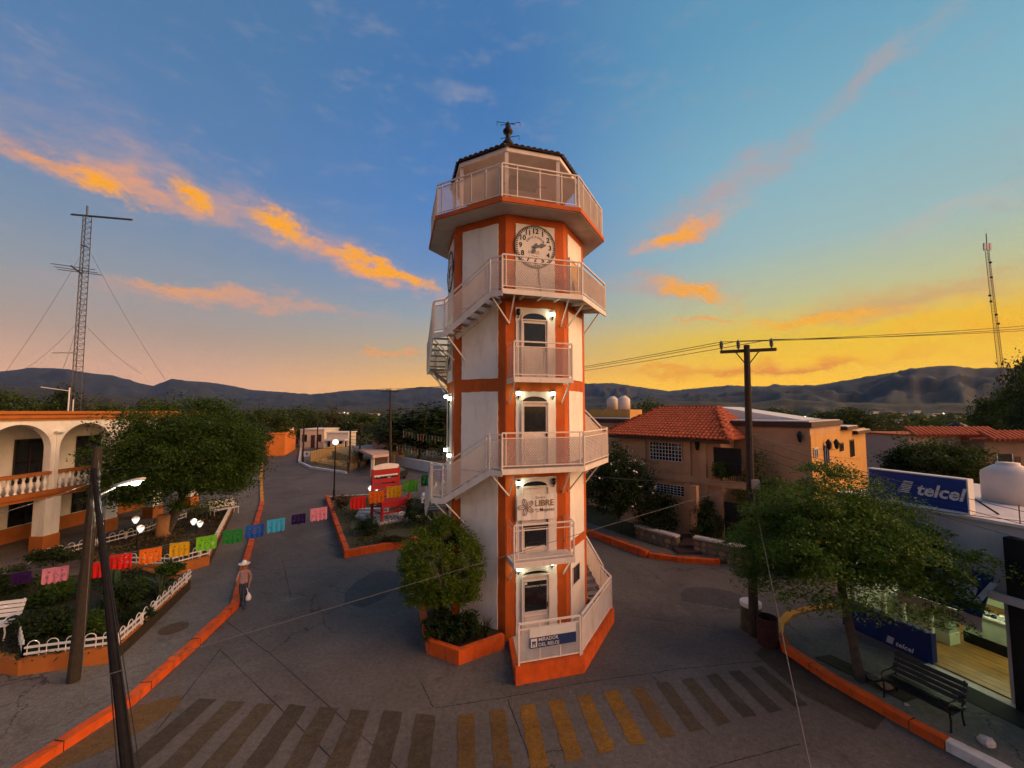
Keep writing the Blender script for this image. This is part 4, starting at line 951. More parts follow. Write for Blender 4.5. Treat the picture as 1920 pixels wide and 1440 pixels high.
MB(TH).box(u0, u1 + .3, WV - .20, WV - .161, 3.35, 3.75).build('floor_band', TAN, hs)
# upper porch and lower doorway: flat dark panels, their inner shade painted in
(ua, za), (ub, zb) = on_plane(1338, 838, WV), on_plane(1392, 893, WV)
d_ = MB(TH).box(ua, ub, WV - .05, WV - .012, zb, za).build('porch_shade_panel', DARK, hs); f = MB(TH)
for i in range(15): x = ua + (ub - ua) * i / 14; f.bar((x, WV - .22, 3.76), (x, WV - .22, 4.65), .02)
f.bar((ua, WV - .22, 4.66), (ub, WV - .22, 4.66), .035); f.build('porch_railing', BLACK, d_)
(ua, za), (ub, zb) = on_plane(1358, 940, WV), on_plane(1400, 1010, WV); MB(TH).box(ua, ub, WV - .04, WV - .012, .12, za).build('doorway', DARK, hs)
# arched canopy buttress by the gate
q = MB(TH); (ua, za) = on_plane(1302, 910, WV - 1.2); q.bar((ua, WV - 1.2, .1), (ua, WV - 1.2, za), .34, .34); q.build('gate_pillar', TAN, hs)
# sunset-lit side: doors, windows, lanterns
for px0, px1, py0, py1, m in ((1524, 1531, 843, 857, FWHITE), (1543, 1552, 838, 868, NAVY), (1573, 1579, 833, 845, BROWN), (1592, 1600, 827, 855, BROWN)):
    (va, za), (vb, zb) = on_side(px0, py0), on_side(px1, py1); w_ = MB(TH).box(.031, .05, va, vb, zb, za).build('window', GLASS if m != NAVY else NAVY, hs); f = MB(TH)
    for q in ((va - .08, va, zb, za), (vb, vb + .08, zb, za), (va - .08, vb + .08, za, za + .08), ((va + vb) / 2 - .03, (va + vb) / 2 + .03, zb, za)): f.box(.051, .09, q[0], q[1], q[2], q[3])
    f.build('window_frame', m, w_)
def house_lantern(T, a, z):
    q = MB(T); q.bar((0, 0, 0), (0, 0, 0), .01); c = T(a, 0, z); m_ = MB(); m_.lathe([(.03, -.22), (.10, -.12), (.14, .16), (.18, .18), (.10, .30), (.03, .40)], c, 8); m_.build('wall_lantern', BLACK, hs)
(v_, z_) = on_side(1544, 836); house_lantern(lambda a, b, z: TH(.25, a, z), v_, z_); (v_, z_) = on_side(1559, 835); house_lantern(lambda a, b, z: TH(.25, a, z), v_, z_)
(u_, z_) = on_plane(1500, 822, -.2); house_lantern(lambda a, b, z: TH(a, -.2, z), u_, z_)
(u_, z_) = on_plane(1307, 838, WV - .2); house_lantern(lambda a, b, z: TH(a, WV - .2, z), u_, z_)
# water tanks on a parapet
TANK = pbr('cream plastic tank', (.62, .53, .47), .5, .06, 2)
par = MB(TH); (ua, za), (ub, zb) = on_plane(1140, 768, 3.0), on_plane(1189, 784, 3.0); par.box(ua - 1.5, ub, 2.4, 4.2, 7.061, za); par.build('tank_plinth', TAN_LIT, hs)
def tank(loc, r, h, label):
    o = MB().lathe([(r, 0), (r, h * .70), (r * .97, h * .74), (r * .98, h * .76), (r * .55, h * .92), (r * .42, h * .95), (r * .42, h), (.02, h)], loc, 24).build('water_tank', TANK, None, loc, True); return tag(o, label, 'water tank', 'roof water tanks')
cA = A(1149, 768, TH(ua, 3.3, 0)[1]); cB = A(1170, 768, TH(ub, 3.3, 0)[1] + .4)
tank((cA.x, cA.y, za), .50, 1.15, 'cream water tank on the house roof, left of the pair'); tank((cB.x, cB.y, za), .50, 1.15, 'cream water tank on the house roof, right of the pair')

# gate, stone walls
gt = root('iron_gate', (*TH(0, 0, 0)[:2], 0), 'black iron gate in the wall before the house', 'gate')
ga, gb = G(1306, 1012, .3), G(1333, 1018, .3); gt.location = ga
q = MB()
for i in range(12): p = ga.lerp(gb, i / 11); MB().bar((p.x, p.y, .15), (p.x, p.y, 2.25 + .12 * math.sin(math.pi * i / 11)), .025).build('bar', BLACK, gt)
q.bar((ga.x, ga.y, .35), (gb.x, gb.y, .35), .04); q.bar((ga.x, ga.y, 2.1), (gb.x, gb.y, 2.1), .04); q.build('gate_frame', BLACK, gt)
STONE = [pbr('wall stone %d' % i, c, .85, .2, 4, .5) for i, c in enumerate(((.22, .15, .10), (.30, .20, .12), (.16, .12, .09), (.26, .16, .08)))]
def stone_wall(path, h, label, th=.35):
    r = root('stone_wall', (path[0][0], path[0][1], 0), label, 'wall')
    MB().wall(path, th, -.02, h - .06, False, 0).build('mortar_core', pbr('mortar', (.14, .11, .085), .9, .15, 5, .3), r)
    MB().wall(path, th + .12, h - .06, h + .03, False, 0).build('coping', CONC, r)
    for a, b in zip(path, path[1:]):
        a = Vector(a); b = Vector(b); L = (b - a).length; u = (b - a).normalized(); n = Vector((u.y, -u.x)); z = 0
        while z < h - .2:
            rh = random.uniform(.22, .34); x = random.uniform(-.1, .0)
            while x < L - .08:
                w_ = random.uniform(.25, .5); x0 = max(0.02, x); x1 = min(L - .02, x + w_); z1 = min(z + rh, h - .07)
                cx = (x0 + x1) / 2; cz = (z + z1) / 2; P = []
                for k in range(7):
                    an = 2 * math.pi * k / 7 + random.uniform(-.25, .25); P.append((cx + (x1 - x0) * .53 * math.cos(an) * random.uniform(.85, 1), min(h - .07, cz + (z1 - z) * .56 * math.sin(an) * random.uniform(.85, 1))))
                q = MB(lambda s, nn, zz: (a.x + u.x * s + n.x * nn, a.y + u.y * s + n.y * nn, zz)); dpt = th / 2 + random.uniform(.02, .06)
                q.add([(s, th / 2 - .03, zz) for s, zz in P] + [(cx + (s - cx) * .86, dpt, cz + (zz - cz) * .86) for s, zz in P], [tuple(range(7, 14))] + [(k, (k + 1) % 7, (k + 1) % 7 + 7, k + 7) for k in range(7)])
                q.build('stone', random.choice(STONE), r); x += w_ + .03
            z += rh + .02
    return r
g1, g2 = G(1303, 1040), G(1398, 1062); stone_wall([tuple(g1[:2]), tuple(g2[:2]), (13.6, 19.3)], .95, 'rough stone garden wall right of the iron gate')
g1, g2 = G(1195, 1012), G(1272, 1035); stone_wall([tuple(g1[:2]), tuple(g2[:2])], .85, 'rough stone garden wall left of the iron gate')
# iron fence on the right stone wall
fr = root('iron_fence', (*G(1336, 1045)[:2], .95), 'black iron fence on top of the stone garden wall', 'fence'); fa_, fb_ = G(1336, 1047), G(1398, 1061)
q = MB()
for i in range(13): p = fa_.lerp(fb_, i / 12); q2 = MB().bar((p.x, p.y + .1, .95), (p.x, p.y + .1, 2.0), .022); q2.build('bar', BLACK, fr)
q.bar((fa_.x, fa_.y + .1, 1.9), (fb_.x, fb_.y + .1, 1.9), .035); q.build('rail', BLACK, fr)
st = root('house_steps', (*G(1285, 1042)[:2], .14), 'dark steps leading up to the iron gate', 'steps')
for i in range(3): a_ = G(1276 + i * 4, 1046 - i * 8); MB().box(a_.x - .1, a_.x + 1.15, a_.y, a_.y + .9, .14, .30 + .14 * i).build('step', BROWN, st)

# ================================================================== SHOP, right edge
S0 = Vector((11.72, 14.77)); SU = Vector((1.24, -3.92)).normalized(); SN = Vector((-SU.y, SU.x))     # along the front, into the building
if SN.x < 0: SN = -SN
def TS(s, n, z): return (S0.x + SU.x * s + SN.x * n, S0.y + SU.y * s + SN.y * n, z)
def on_shop(px, py, n=0.0):
    d = ray(px, py); P0 = S0 + SN * n; t = P0.dot(SN) / (d.x * SN.x + d.y * SN.y); p = Vector((d.x * t, d.y * t)); return (p - S0).dot(SU), CAMH + d.z * t
shop = root('shop', (*TS(2, 1, 0)[:2], 0), 'small white shop with blue front, lit interior and flat white roof', 'shop')
SW = pbr('shop white plaster', (.50, .47, .45), .85, .08, 1.5, .15, 0, .2, (.30, .26, .23), .4); BLUE = pbr('shop blue paint', (.008, .022, .115), .45, .12, 3)
CREAMI = pbr('shop interior paint', (.66, .70, .46), .8, .06, 2)
FS, FE = -.05, 7.5; so_, _ = on_shop(1752, 1250); se_, _ = on_shop(1899, 1325); RZ = 4.62
MB(TS).box(FS, FE, 0, .2, 2.62, RZ).build('front_wall', SW, shop)
MB(TS).box(FS, FS + .2, .201, 7, .13, RZ).build('side_wall', SW, shop); MB(TS).box(FS, FE, 6.8, 7, .13, RZ).build('back_wall', CREAMI, shop); MB(TS).box(FE - .2, FE, .2, 6.8, .13, RZ).build('side_wall', SW, shop)
MB(TS).box(FS - .1, FE + .1, -.08, 7.1, RZ, RZ + .08).build('roof', pbr('white roof coating', (.66, .60, .56), .7, .08, 1.2, 0, 0, .2, (.45, .38, .33), .5, .7), shop)
MB(TS).box(FS + .2, FE - .2, .2, 6.8, 2.75, 2.80).build('ceiling', CREAMI, shop)
d_ = MB(TS).box(FS, so_, -.06, .16, .13, 1.02).build('front_dado', BLUE, shop); MB(TS).box(FS - .06, FS + .02, -.07, .3, .13, 2.62).build('corner_panel', BLUE, shop)
sx, sz = on_shop(1695, 1212, -.06); lt = MB(); text(lt, 'telcel', lambda x, y, d: TS(sx + x, -.062 - d, sz - .02 + y), .21, .012, .28, .004); lt.build('lettering', FWHITE, d_)
lg = MB(TS)
for i in range(5): z = sz - .09 + .045 * i; lg.box(sx - .47 + .012 * i, sx - .30 + .012 * i, -.066, -.0605, z, z + .022)
lg.build('logo_bars', FWHITE, d_)
# shop window: mullions + pane
for s in (FS + .05, .55, 1.1, 1.62, so_ - .06): MB(TS).box(s, s + .06, .02, .12, 1.021, 2.62).build('mullion', CREAMI, shop)
MB(TS).box(FS, so_, .03, .11, 1.75, 1.79).build('transom', CREAMI, shop)
gm = bpy.data.materials.new('clear shop glass'); gm.use_nodes = True; t = NT(gm.node_tree); tr = t.add('ShaderNodeBsdfTransparent'); gl = t.add('ShaderNodeBsdfGlossy'); gl.inputs['Roughness'].default_value = .05
mx = t.add('ShaderNodeMixShader'); mx.inputs[0].default_value = .08; t.l.new(tr.outputs[0], mx.inputs[1]); t.l.new(gl.outputs[0], mx.inputs[2]); oo = t.add('ShaderNodeOutputMaterial'); t.l.new(mx.outputs[0], oo.inputs[0])
MB(TS).box(FS + .1, so_ - .07, .065, .073, 1.03, 2.6).build('shop_window', gm, shop)
FLOORW = pbr('varnished floor planks', (.30, .145, .040), .4, .3, 3, 0, 0, .4, (.16, .07, .02), .5, 1.5)
npl = 26
for i in range(npl):
    n0 = .0 + 6.6 * i / npl; o_ = MB(TS).box(FS + .2, FE - .2, n0, n0 + 6.6 / npl - .012, .15, .195 + .002 * (i % 2)).build('floor_plank', FLOORW, shop)
MB(TS).box(FS + .2, FE - .2, .0, 6.8, .131, .149).build('floor_base', BROWN, shop)
MB(TS).box(so_ - .1, se_ + .3, -.32, -.002, .131, .155).build('door_sill', CONC, shop); MB(TS).box(so_ + .9, so_ + 3.0, -1.1, -.33, .1305, .145).build('door_mat', RUBBER, shop)
# counters and shelves
def counter(s0, s1, n0, n1, z1, m, g, label):
    r = root('shop_counter', TS((s0 + s1) / 2, (n0 + n1) / 2, .195), label, 'counter'); MB(TS).box(s0, s1, n0, n1, .2, z1 * .45).build('cabinet', m, r); MB(TS).box(s0 + .03, s1 - .03, n0 + .03, n1 - .03, z1 * .45, z1).build('glass_case', g, r); MB(TS).box(s0 - .02, s1 + .02, n0 - .02, n1 + .02, z1, z1 + .05).build('top', FWHITE, r)
    for i in range(7): s = s0 + (s1 - s0) * (i + .4) / 7; MB(TS).box(s, s + .10, n0 + .1, n0 + .3, z1 + .052, z1 + .07 + .05 * (i % 3)).build('display_item', (BLACK, NAVY, FWHITE)[i % 3], r)
CASE = pbr('pale display case', (.45, .52, .40), .2, .15, 4)
sA_, _ = on_shop(1806, 1185, 2.4); sB_, _ = on_shop(1893, 1262, 2.4)
counter(sA_, sB_, 2.4, 2.9, 1.15, BLACK, CASE, 'long black and glass counter inside the lit shop'); counter(.4, so_ - .4, 1.6, 2.1, 1.2, CREAMI, CASE, 'pale glass counter behind the shop window')
for i in range(4):
    s = .3 + i * 1.45; r = root('shop_shelf', TS(s + .6, 6.5, .2), ('first', 'second', 'third', 'fourth')[i] + ' pale wall shelf from the left inside the lit shop', 'shelf', 'shelves in the shop')
    for z in (.9, 1.4, 1.9, 2.4): MB(TS).box(s, s + 1.3, 6.35, 6.79, z, z + .04).build('board', FWHITE, r)
    for z in (.94, 1.44, 1.94):
        for j in range(6): MB(TS).box(s + .1 + .2 * j, s + .22 + .2 * j, 6.45, 6.7, z, z + random.uniform(.12, .3)).build('boxed_item', random.choice((NAVY, FWHITE, BLACK, CASE)), r)
for s in (1.0, 3.0, 5.0):
    for n in (1.8, 4.6):
        tb = MB(TS).box(s, s + 1.2, n, n + .12, 2.69, 2.745).build('tube_light', emit('fluorescent tube', (.85, 1.0, .62), 9), shop); lamp(tb, TS(s + .6, n + .06, 2.5), 20, (.88, 1.0, .60), .3)
# slanted blue awning board with valance
a0, az0 = on_shop(1700, 1060, -.25); a1, az1 = on_shop(1856, 1080, -.25)
awn = root('shop_awning', TS((a0 + a1) / 2, -.4, 3.2), 'blue slanted awning with white letter strokes and grey scalloped valance over the shop door', 'awning')
q = MB(TS); zt, zb = on_shop(1856, 1078, -.1)[1], on_shop(1858, 1160, -.6)[1]
q.add([(a0, -.1, zt), (a1, -.1, zt), (a1, -.75, zb), (a0, -.75, zb), (a0, -.06, zt - .03), (a1, -.06, zt - .03), (a1, -.71, zb - .03), (a0, -.71, zb - .03)], [(0, 1, 2, 3), (7, 6, 5, 4), (0, 3, 7, 4), (1, 5, 6, 2), (3, 2, 6, 7), (0, 4, 5, 1)]); q.build('canopy', BLUE, awn)
lt = MB(); T_ = lambda x, y, d: TS((a0 + a1) / 2 - .15 + x, -.425 + y * .616 - .03 - d, (zt + zb) / 2 + y * .787 + .02 + d); text(lt, 'telcel', T_, .95, .03, .28, .006); lt.build('lettering', SW, awn)
q = MB(TS); N = 20
for i in range(N):
    s0, s1 = a0 + (a1 - a0) * i / N, a0 + (a1 - a0) * (i + 1) / N; dz = .05 * math.sin(math.pi * (i % 2 + .5)) ; q.box(s0, s1, -.752, -.735, zb - .34 - .03 * (i % 2), zb - .032)
q.build('valance', pbr('grey valance cloth', (.34, .31, .28), .85, .1, 3), awn)
lt = MB(); text(lt, 'CREDITO', lambda x, y, d: TS(a1 - .75 + x, -.754 - d, zb - .19 + y), .20, .01, 0, .004); lt.build('lettering', BLACK, awn)
# rooftop sign
(sa, zA), (sb, zB) = on_shop(1629, 878, .1), on_shop(1812, 902, .1); zt = (zA + zB) / 2; zl = RZ + .09
sgn = root('rooftop_sign', TS((sa + sb) / 2, .15, zl), 'long blue sign box with white lettering standing on the shop roof', 'sign')
MB(TS).box(sa, sb, .10, .32, zl, zt).build('sign_box', pbr('sign blue', (.012, .040, .22), .4, .1, 3), sgn); q = MB(TS)
for b_ in ((sa - .03, sb + .03, zt, zt + .035), (sa - .03, sb + .03, zl - .005, zl + .03), (sa - .035, sa, zl + .03, zt), (sb, sb + .035, zl + .03, zt)): q.box(b_[0], b_[1], .08, .34, b_[2], b_[3])
q.build('frame', FWHITE, sgn); q = MB(TS); q.bar((sb - .1, .34, zl + .5), (sb + .25, .9, zl), .04); q.build('strut', BLACK, sgn)
sx, sz = on_shop(1760, 922, .1); lt = MB(); text(lt, 'telcel', lambda x, y, d: TS(sx + x, .099 - d, sz + y - .02), .50, .028, .28, .006); lt.build('lettering', FWHITE, sgn); q = MB(TS)
for i in range(7): z = sz - .17 + .055 * i; q.box(sx - 1.02 + .03 * i, sx - .72 + .02 * i, .092, .0985, z, z + .03)
q.build('logo_bars', FWHITE, sgn)
# neighbour: dark column, roof rebar, tank
nb, _ = on_shop(1897, 1100); q = MB(TS); q.box(nb + .05, nb + 3.5, -.35, -.081, .13, RZ - .25); col = q.build('dark_cladding', BLACK, shop)
q = MB(TS); q.box(nb - .12, nb + .045, -.12, -.002, .13, 2.75); q.build('door_jamb', SW, shop); MB(TS).box(a1 + .02, FE, -.45, -.352, 2.72, 2.92).build('ledge', CONC, shop)
for s in (0, .28, .42): MB(TS).bar((nb + .2 + s, .1, RZ + .08), (nb + .2 + s, .1, RZ + .55), .012, n=5).build('rebar', pbr('rust', (.12, .05, .02), .9), shop)
tc_ = A(1893, 912, 13.2); tank((tc_.x, tc_.y, RZ + .085), .62, 1.25, 'big cream water tank on the white shop roof')
# clutter at the tree pit
# ================================================================== POLES, WIRES
def sag(p, q, s, n=24): p = Vector(p); q = Vector(q); return [p.lerp(q, i / n) - Vector((0, 0, s * 4 * (i / n) * (1 - i / n))) for i in range(n + 1)]
def cable(p, q, s, label, m=WIRE, r=.012, name='cable', group='overhead cables'):
    p = Vector(p); o = MB().tube(sag(p, q, s), r, 5).build(name, m, None, p, True); return tag(o, label, 'cable', group)
pb_ = G(1414, 1192); pole = root('utility_pole', pb_, 'tall dark wooden power pole with crossarm between the tower and the shop', 'utility pole'); pt = A(1400, 647, pb_.y - .05)
MB().tube([pb_ - Vector((0, 0, .05)), pb_.lerp(pt, .5), pt], .155, 10, .095).build('mast', WOOD, pole)
ca = A(1351, 660, pb_.y + .1); cb_ = A(1455, 655, pb_.y - .1); MB().bar(ca, cb_, .09, .11).build('crossarm', WOOD, pole)
INS = pbr('grey porcelain', (.10, .09, .09), .35, .1, 3); tops = []
for px in (1353, 1385, 1447):
    c = ca.lerp(cb_, (px - 1351) / 104) + Vector((0, 0, .06)); MB().lathe([(.02, 0), (.03, .05), (.07, .07), (.045, .11), (.07, .14), (.05, .18), (.065, .22), (.05, .30), (.02, .34)], c, 10).build('insulator', INS, pole); tops.append(c + Vector((0, 0, .30)))
for px in (1378, 1425): c = ca.lerp(cb_, (px - 1351) / 104); MB().bar(c, (pt.x, pt.y, pt.z - .75), .03).build('crossarm_brace', BLACK, pole)
bx = A(1415, 905, pb_.y - .15); MB().box(bx.x - .12, bx.x + .12, bx.y - .1, bx.y + .02, bx.z - .2, bx.z + .1).build('cable_box', DSTEEL, pole)
for i, (tp_, (px, py)) in enumerate(zip(tops, ((1960, 606), (1960, 598), (1960, 612)))):
    e = A(px + 300, py - 22, 20 + i); cable(tp_, e, .25, ('lower', 'upper', 'middle')[i] + ' power line running right from the wooden pole crossarm', name='power_line')
fp = Vector((-13.6, 45, 0)); fpt = Vector((-13.6, 45, 10.0))
for i, tp_ in enumerate(tops): cable(tp_, fpt + Vector((-.9 + .9 * i, 0, .1)), .5, ('left', 'middle', 'right')[i] + ' power line from the wooden pole behind the tower to the far pole', name='power_line')
c0_ = A(1408, 905, pb_.y); cable(c0_, A(-60, 1343, 7.0), .0, 'long pale cable crossing the street in front of the tower to the left', GWIRE, .0075)
cable(c0_, A(1530, 1490, 6.0), .05, 'pale cable dropping from the wooden pole towards the bottom edge', GWIRE, .009)
cable(c0_, A(1100, 892, 22), .1, 'pale cable from the wooden pole to behind the tower', GWIRE, .010)
for i, (a_, b_) in enumerate((((1405, 820), (1990, 975)), ((1408, 835), (1990, 1000)), ((1410, 850), (1990, 1030)), ((1412, 900), (1990, 985)))):
    cable(A(*a_, pb_.y), A(*b_, 9.5), .12, ('topmost', 'second', 'third', 'lowest')[i] + ' of the service cables from the wooden pole over the shop roof', WIRE if i % 2 else GWIRE, .008)
for i, (px, py) in enumerate(((1520, 845), (1565, 842), (1610, 860))): v_, z_ = on_side(px, py); cable(A(1410, 810 + 8 * i, pb_.y), TH(.1, v_, z_), .15, ('first', 'second', 'third')[i] + ' service cable from the wooden pole to the sunset-lit house side', WIRE, .009)
# barrels by the pole
def barrel(c, r, h, m, label, bands=None, sh=.0):
    b = root('barrel', c, label, 'barrel', 'barrels by the power pole'); x, y, z = c
    MB().lathe([(r, 0), (r, h * .32), (r * 1.03, h * .335), (r, h * .35), (r, h * .65), (r * 1.03, h * .665), (r, h * .68), (r, h), (r * .93, h), (r * .92, h * .2), (.02, h * .2)], c, 24).build('drum', m, b, smooth=False)
    if bands: MB().lathe([(r * 1.015, h * .86), (r * 1.03, h * .9), (r * 1.03, h * .99), (r * 1.012, h * 1.005)], c, 24).build('rim_band', bands, b)
    return b
MAROON = pbr('maroon drum paint', (.045, .010, .010), .6, .3, 4, 0, 0, .3, (.02, .01, .01), .5)
c = G(1440, 1207); barrel((c.x, c.y, 0), .31, .86, MAROON, 'dark maroon steel drum beside the kerb corner')
OLB = pbr('black and ochre drum paint', (.05, .04, .02), .6, .5, 3, 0, 0, .3, (.28, .20, .05), .8, 2.5)
c = G(1412, 1182); barrel((c.x - .02, c.y + .05, 0), .33, .95, OLB, 'black and yellow drum with white rim around the wooden pole foot', FWHITE)
# left pole with prop and street light
pl_ = G(137, 1277, .12); plt = A(184, 838, pl_.y + .1); lp = root('utility_pole', pl_, 'weathered wooden pole with lit street light arm in front of the garden fence', 'utility pole')
MB().tube([pl_ - Vector((0, 0, .05)), pl_.lerp(plt, .5) + Vector((.03, 0, 0)), plt], .145, 10, .11).build('mast', pbr('grey pole wood', (.036, .028, .020), .85, .3, 9, .4), lp)
hd = A(243, 906, 12.2); am = A(182, 930, pl_.y); MB().tube([am, am.lerp(hd, .5) + Vector((0, 0, .04)), A(216, 912, 12.2)], .028, 6).build('lamp_arm', DSTEEL, lp)
a_ = A(214, 911, 12.2); b_ = A(272, 897, 12.2); d_ = (b_ - a_); q = MB(); sec = [(0, .05, .04), (.25, .09, .06), (.6, .15, .075), (.9, .13, .06), (1.0, .04, .03)]; n = 10
for t_, w_, h_ in sec:
    c = a_ + d_ * t_; q.v += [tuple(c + Vector((0, math.cos(2 * math.pi * j / n) * w_, math.sin(2 * math.pi * j / n) * h_))) for j in range(n)]
q.f = [(i * n + j, i * n + (j + 1) % n, (i + 1) * n + (j + 1) % n, (i + 1) * n + j) for i in range(4) for j in range(n)] + [tuple(range(n - 1, -1, -1)), tuple(range(4 * n, 5 * n))]
h = q.build('lamp_head', pbr('lamp housing', (.55, .52, .47), .5, .05, 3), lp, smooth=True); c = a_ + d_ * .72
MB().ball((c.x, c.y - .02, c.z - .06), .115, 12, 6, .75).build('lamp_lens', emit('lit street lamp lens', (.88, 1, .88), 16), h, smooth=True); lamp(h, (c.x, c.y - .1, c.z - .28), 85, (.85, 1, .85), .1)
pf = G(246, 1490); pr = root('prop_pole', pf, 'dark leaning prop pole running up to the weathered wooden pole', 'pole'); pe = A(177, 880, pl_.y - .15)
MB().tube([pf - Vector((0, 0, .1)), pf.lerp(pe, .5) - Vector((0, 0, .06)), pe], .105, 10, .065).build('shaft', pbr('dark tarred wood', (.014, .013, .014), .9, .3, 6, 0, 0, .1), pr)
for dx, r_ in ((-22, .012), (14, .012), (24, .010)): e_ = G(246 + dx, 1492); MB().tube([e_, e_.lerp(pe, .5), pe + Vector((0, 0, .06))], r_, 5).build('stay_wire', WIRE, pr)
cable(A(172, 905, pl_.y), A(-80, 985, 9.0), .05, 'pale cable running left from the street light pole', GWIRE, .010)
cable(A(178, 900, pl_.y), A(150, 1320, 10.8), .02, 'pale down cable beside the street light pole', GWIRE, .010)
cable(A(180, 882, pl_.y), A(420, 845, 40), .3, 'thin cable from the street light pole into the big tree', WIRE, .010)
# papel picado
PC = {'purple': (.10, .03, .26), 'pink': (.80, .32, .42), 'red': (.78, .02, .015), 'orange': (.85, .20, .01), 'yellow': (.80, .45, .01), 'lime green': (.22, .62, .03), 'green': (.02, .26, .04), 'blue': (.02, .13, .50), 'sky blue': (.06, .50, .75)}
def flagmat(nm):
    m = pbr('paper ' + nm, PC[nm], .8, .08, 6); nt = m.node_tree
    b = [n for n in nt.nodes if n.type == 'BSDF_PRINCIPLED'][0]; o = [n for n in nt.nodes if n.type == 'OUTPUT_MATERIAL'][0]
    if not any(n.type == 'BSDF_TRANSLUCENT' for n in nt.nodes):
        tr = nt.nodes.new('ShaderNodeBsdfTranslucent'); tr.inputs[0].default_value = (*PC[nm], 1); mx = nt.nodes.new('ShaderNodeMixShader'); mx.inputs[0].default_value = .45
        nt.links.new(b.outputs[0], mx.inputs[1]); nt.links.new(tr.outputs[0], mx.inputs[2]); nt.links.new(mx.outputs[0], o.inputs[0])
    return m
FA = Vector((-2.75, 16.3)); FB = Vector((-13.6, 12.0))
def flag_at(px, py):
    r_ = (px - 960) / FPX; c_, s_ = math.cos(PITCH), math.sin(PITCH); d = ray(px, py); k = d.x / d.y; t_ = (FA.x - k * FA.y) / (k * (FB.y - FA.y) - (FB.x - FA.x)); p = FA + (FB - FA) * t_; return Vector((p.x, p.y, CAMH + d.z / d.y * p.y))
flags = [(40, 1072, 'purple'), (105, 1063, 'pink'), (172, 1056, 'red'), (227, 1039, 'red'), (283, 1028, 'orange'), (337, 1017, 'yellow'), (388, 1005, 'lime green'), (437, 993, 'green'), (478, 984, 'blue'), (518, 973, 'sky blue'), (560, 964, 'purple'), (598, 952, 'pink'),
         (672, 931, 'red'), (706, 921, 'orange'), (739, 911, 'yellow'), (770, 901, 'lime green'), (803, 890, 'green'), (825, 881, 'blue')]
rows_ = []; seen = {}
for px, py, nm in flags:
    c = flag_at(px, py); seen[nm] = seen.get(nm, 0) + 1; rows_.append(c)
    T_u = (FB - FA).normalized() * -1; w_ = .54; h_ = .43; rg = random.Random(px); tw = rg.uniform(-.25, .25); uu = Vector((T_u.x * math.cos(tw) - T_u.y * math.sin(tw), T_u.x * math.sin(tw) + T_u.y * math.cos(tw), .04)); lean = rg.uniform(-.12, .12)
    crump = nm in ('purple',)
    if crump: w_ *= .8; h_ *= .75
    q = MB(); nx, nz = 40, 26; hole = set()
    # cut-outs: a ring flower in the middle, side rosettes, a row of small slits
    for i in range(nx):
        for j in range(nz):
            x, y = (i + .5) / nx - .5, (j + .5) / nz
            rr = math.hypot(x * 1.35, y - .56); an = math.atan2(y - .56, x * 1.35)
            if .105 < rr < .155 and math.cos(an * 6) > -.2: hole.add((i, j))
            for sx in (-.32, .32):
                r2 = math.hypot((x - sx) * 1.35, y - .60)
                if .055 < r2 < .09: hole.add((i, j))
                if abs(x - sx * .75) < .045 and abs(y - .27 - sx * (x - sx * .75)) < .03: hole.add((i, j))
            if .10 < y < .14 and i % 5 == 2: hole.add((i, j))
            if abs(x) < .10 and .26 < y < .31 and i % 2: hole.add((i, j))
    for sh in (0.0, .0025):
        for j in range(nz + 1):
            for i in range(nx + 1):
                x = (i / nx - .5) * w_; y = j / nz; wave = .025 * math.sin(i * .6 + px) * y + lean * y * .5 * h_ + (.05 * math.sin(i * 1.3 + j) if crump else 0)
                nrm = Vector((-uu.y, uu.x, 0)); p = c + uu * x + Vector((0, 0, -y * h_ - (-.03 + .045 * abs(math.sin(i / nx * 5 * math.pi)) + (.02 if abs(i / nx - .5) < .1 else 0)) * max(0, y - .72) / .28)) + nrm * (wave + sh); q.v.append(tuple(p))
    K_ = (nx + 1) * (nz + 1)
    for j in range(nz):
        for i in range(nx):
            if (i, j) in hole: continue
            a_ = j * (nx + 1) + i; q.f += [(a_, a_ + 1, a_ + nx + 2, a_ + nx + 1), (K_ + a_, K_ + a_ + nx + 1, K_ + a_ + nx + 2, K_ + a_ + 1)]
    side = 'left part of the street string' if px < 640 else 'string end near the tower stairs'
    lab = {40: 'crumpled purple cut paper flag at the far left end of the string', 105: 'pale pink cut paper flag, second from the left end', 172: 'red cut paper flag half hidden behind the leaning pole', 227: 'red cut paper flag just right of the leaning pole',
           560: 'small crumpled purple paper flag over the street', 598: 'pale pink cut paper flag over the middle of the street'}.get(px, nm + ' cut paper flag on the ' + side)
    tag(q.build('paper_flag', flagmat(nm), None, c), lab, 'paper flag', 'papel picado flags on the string')
P = [flag_at(-60, 1085)] + rows_ + [Vector((-2.6, 16.4, 5.3))]; o_ = MB().tube(P, .006, 4).build('flag_string', GWIRE, None, P[0]); tag(o_, 'thin string of paper flags stretched from the left edge to the tower stairs', 'string')

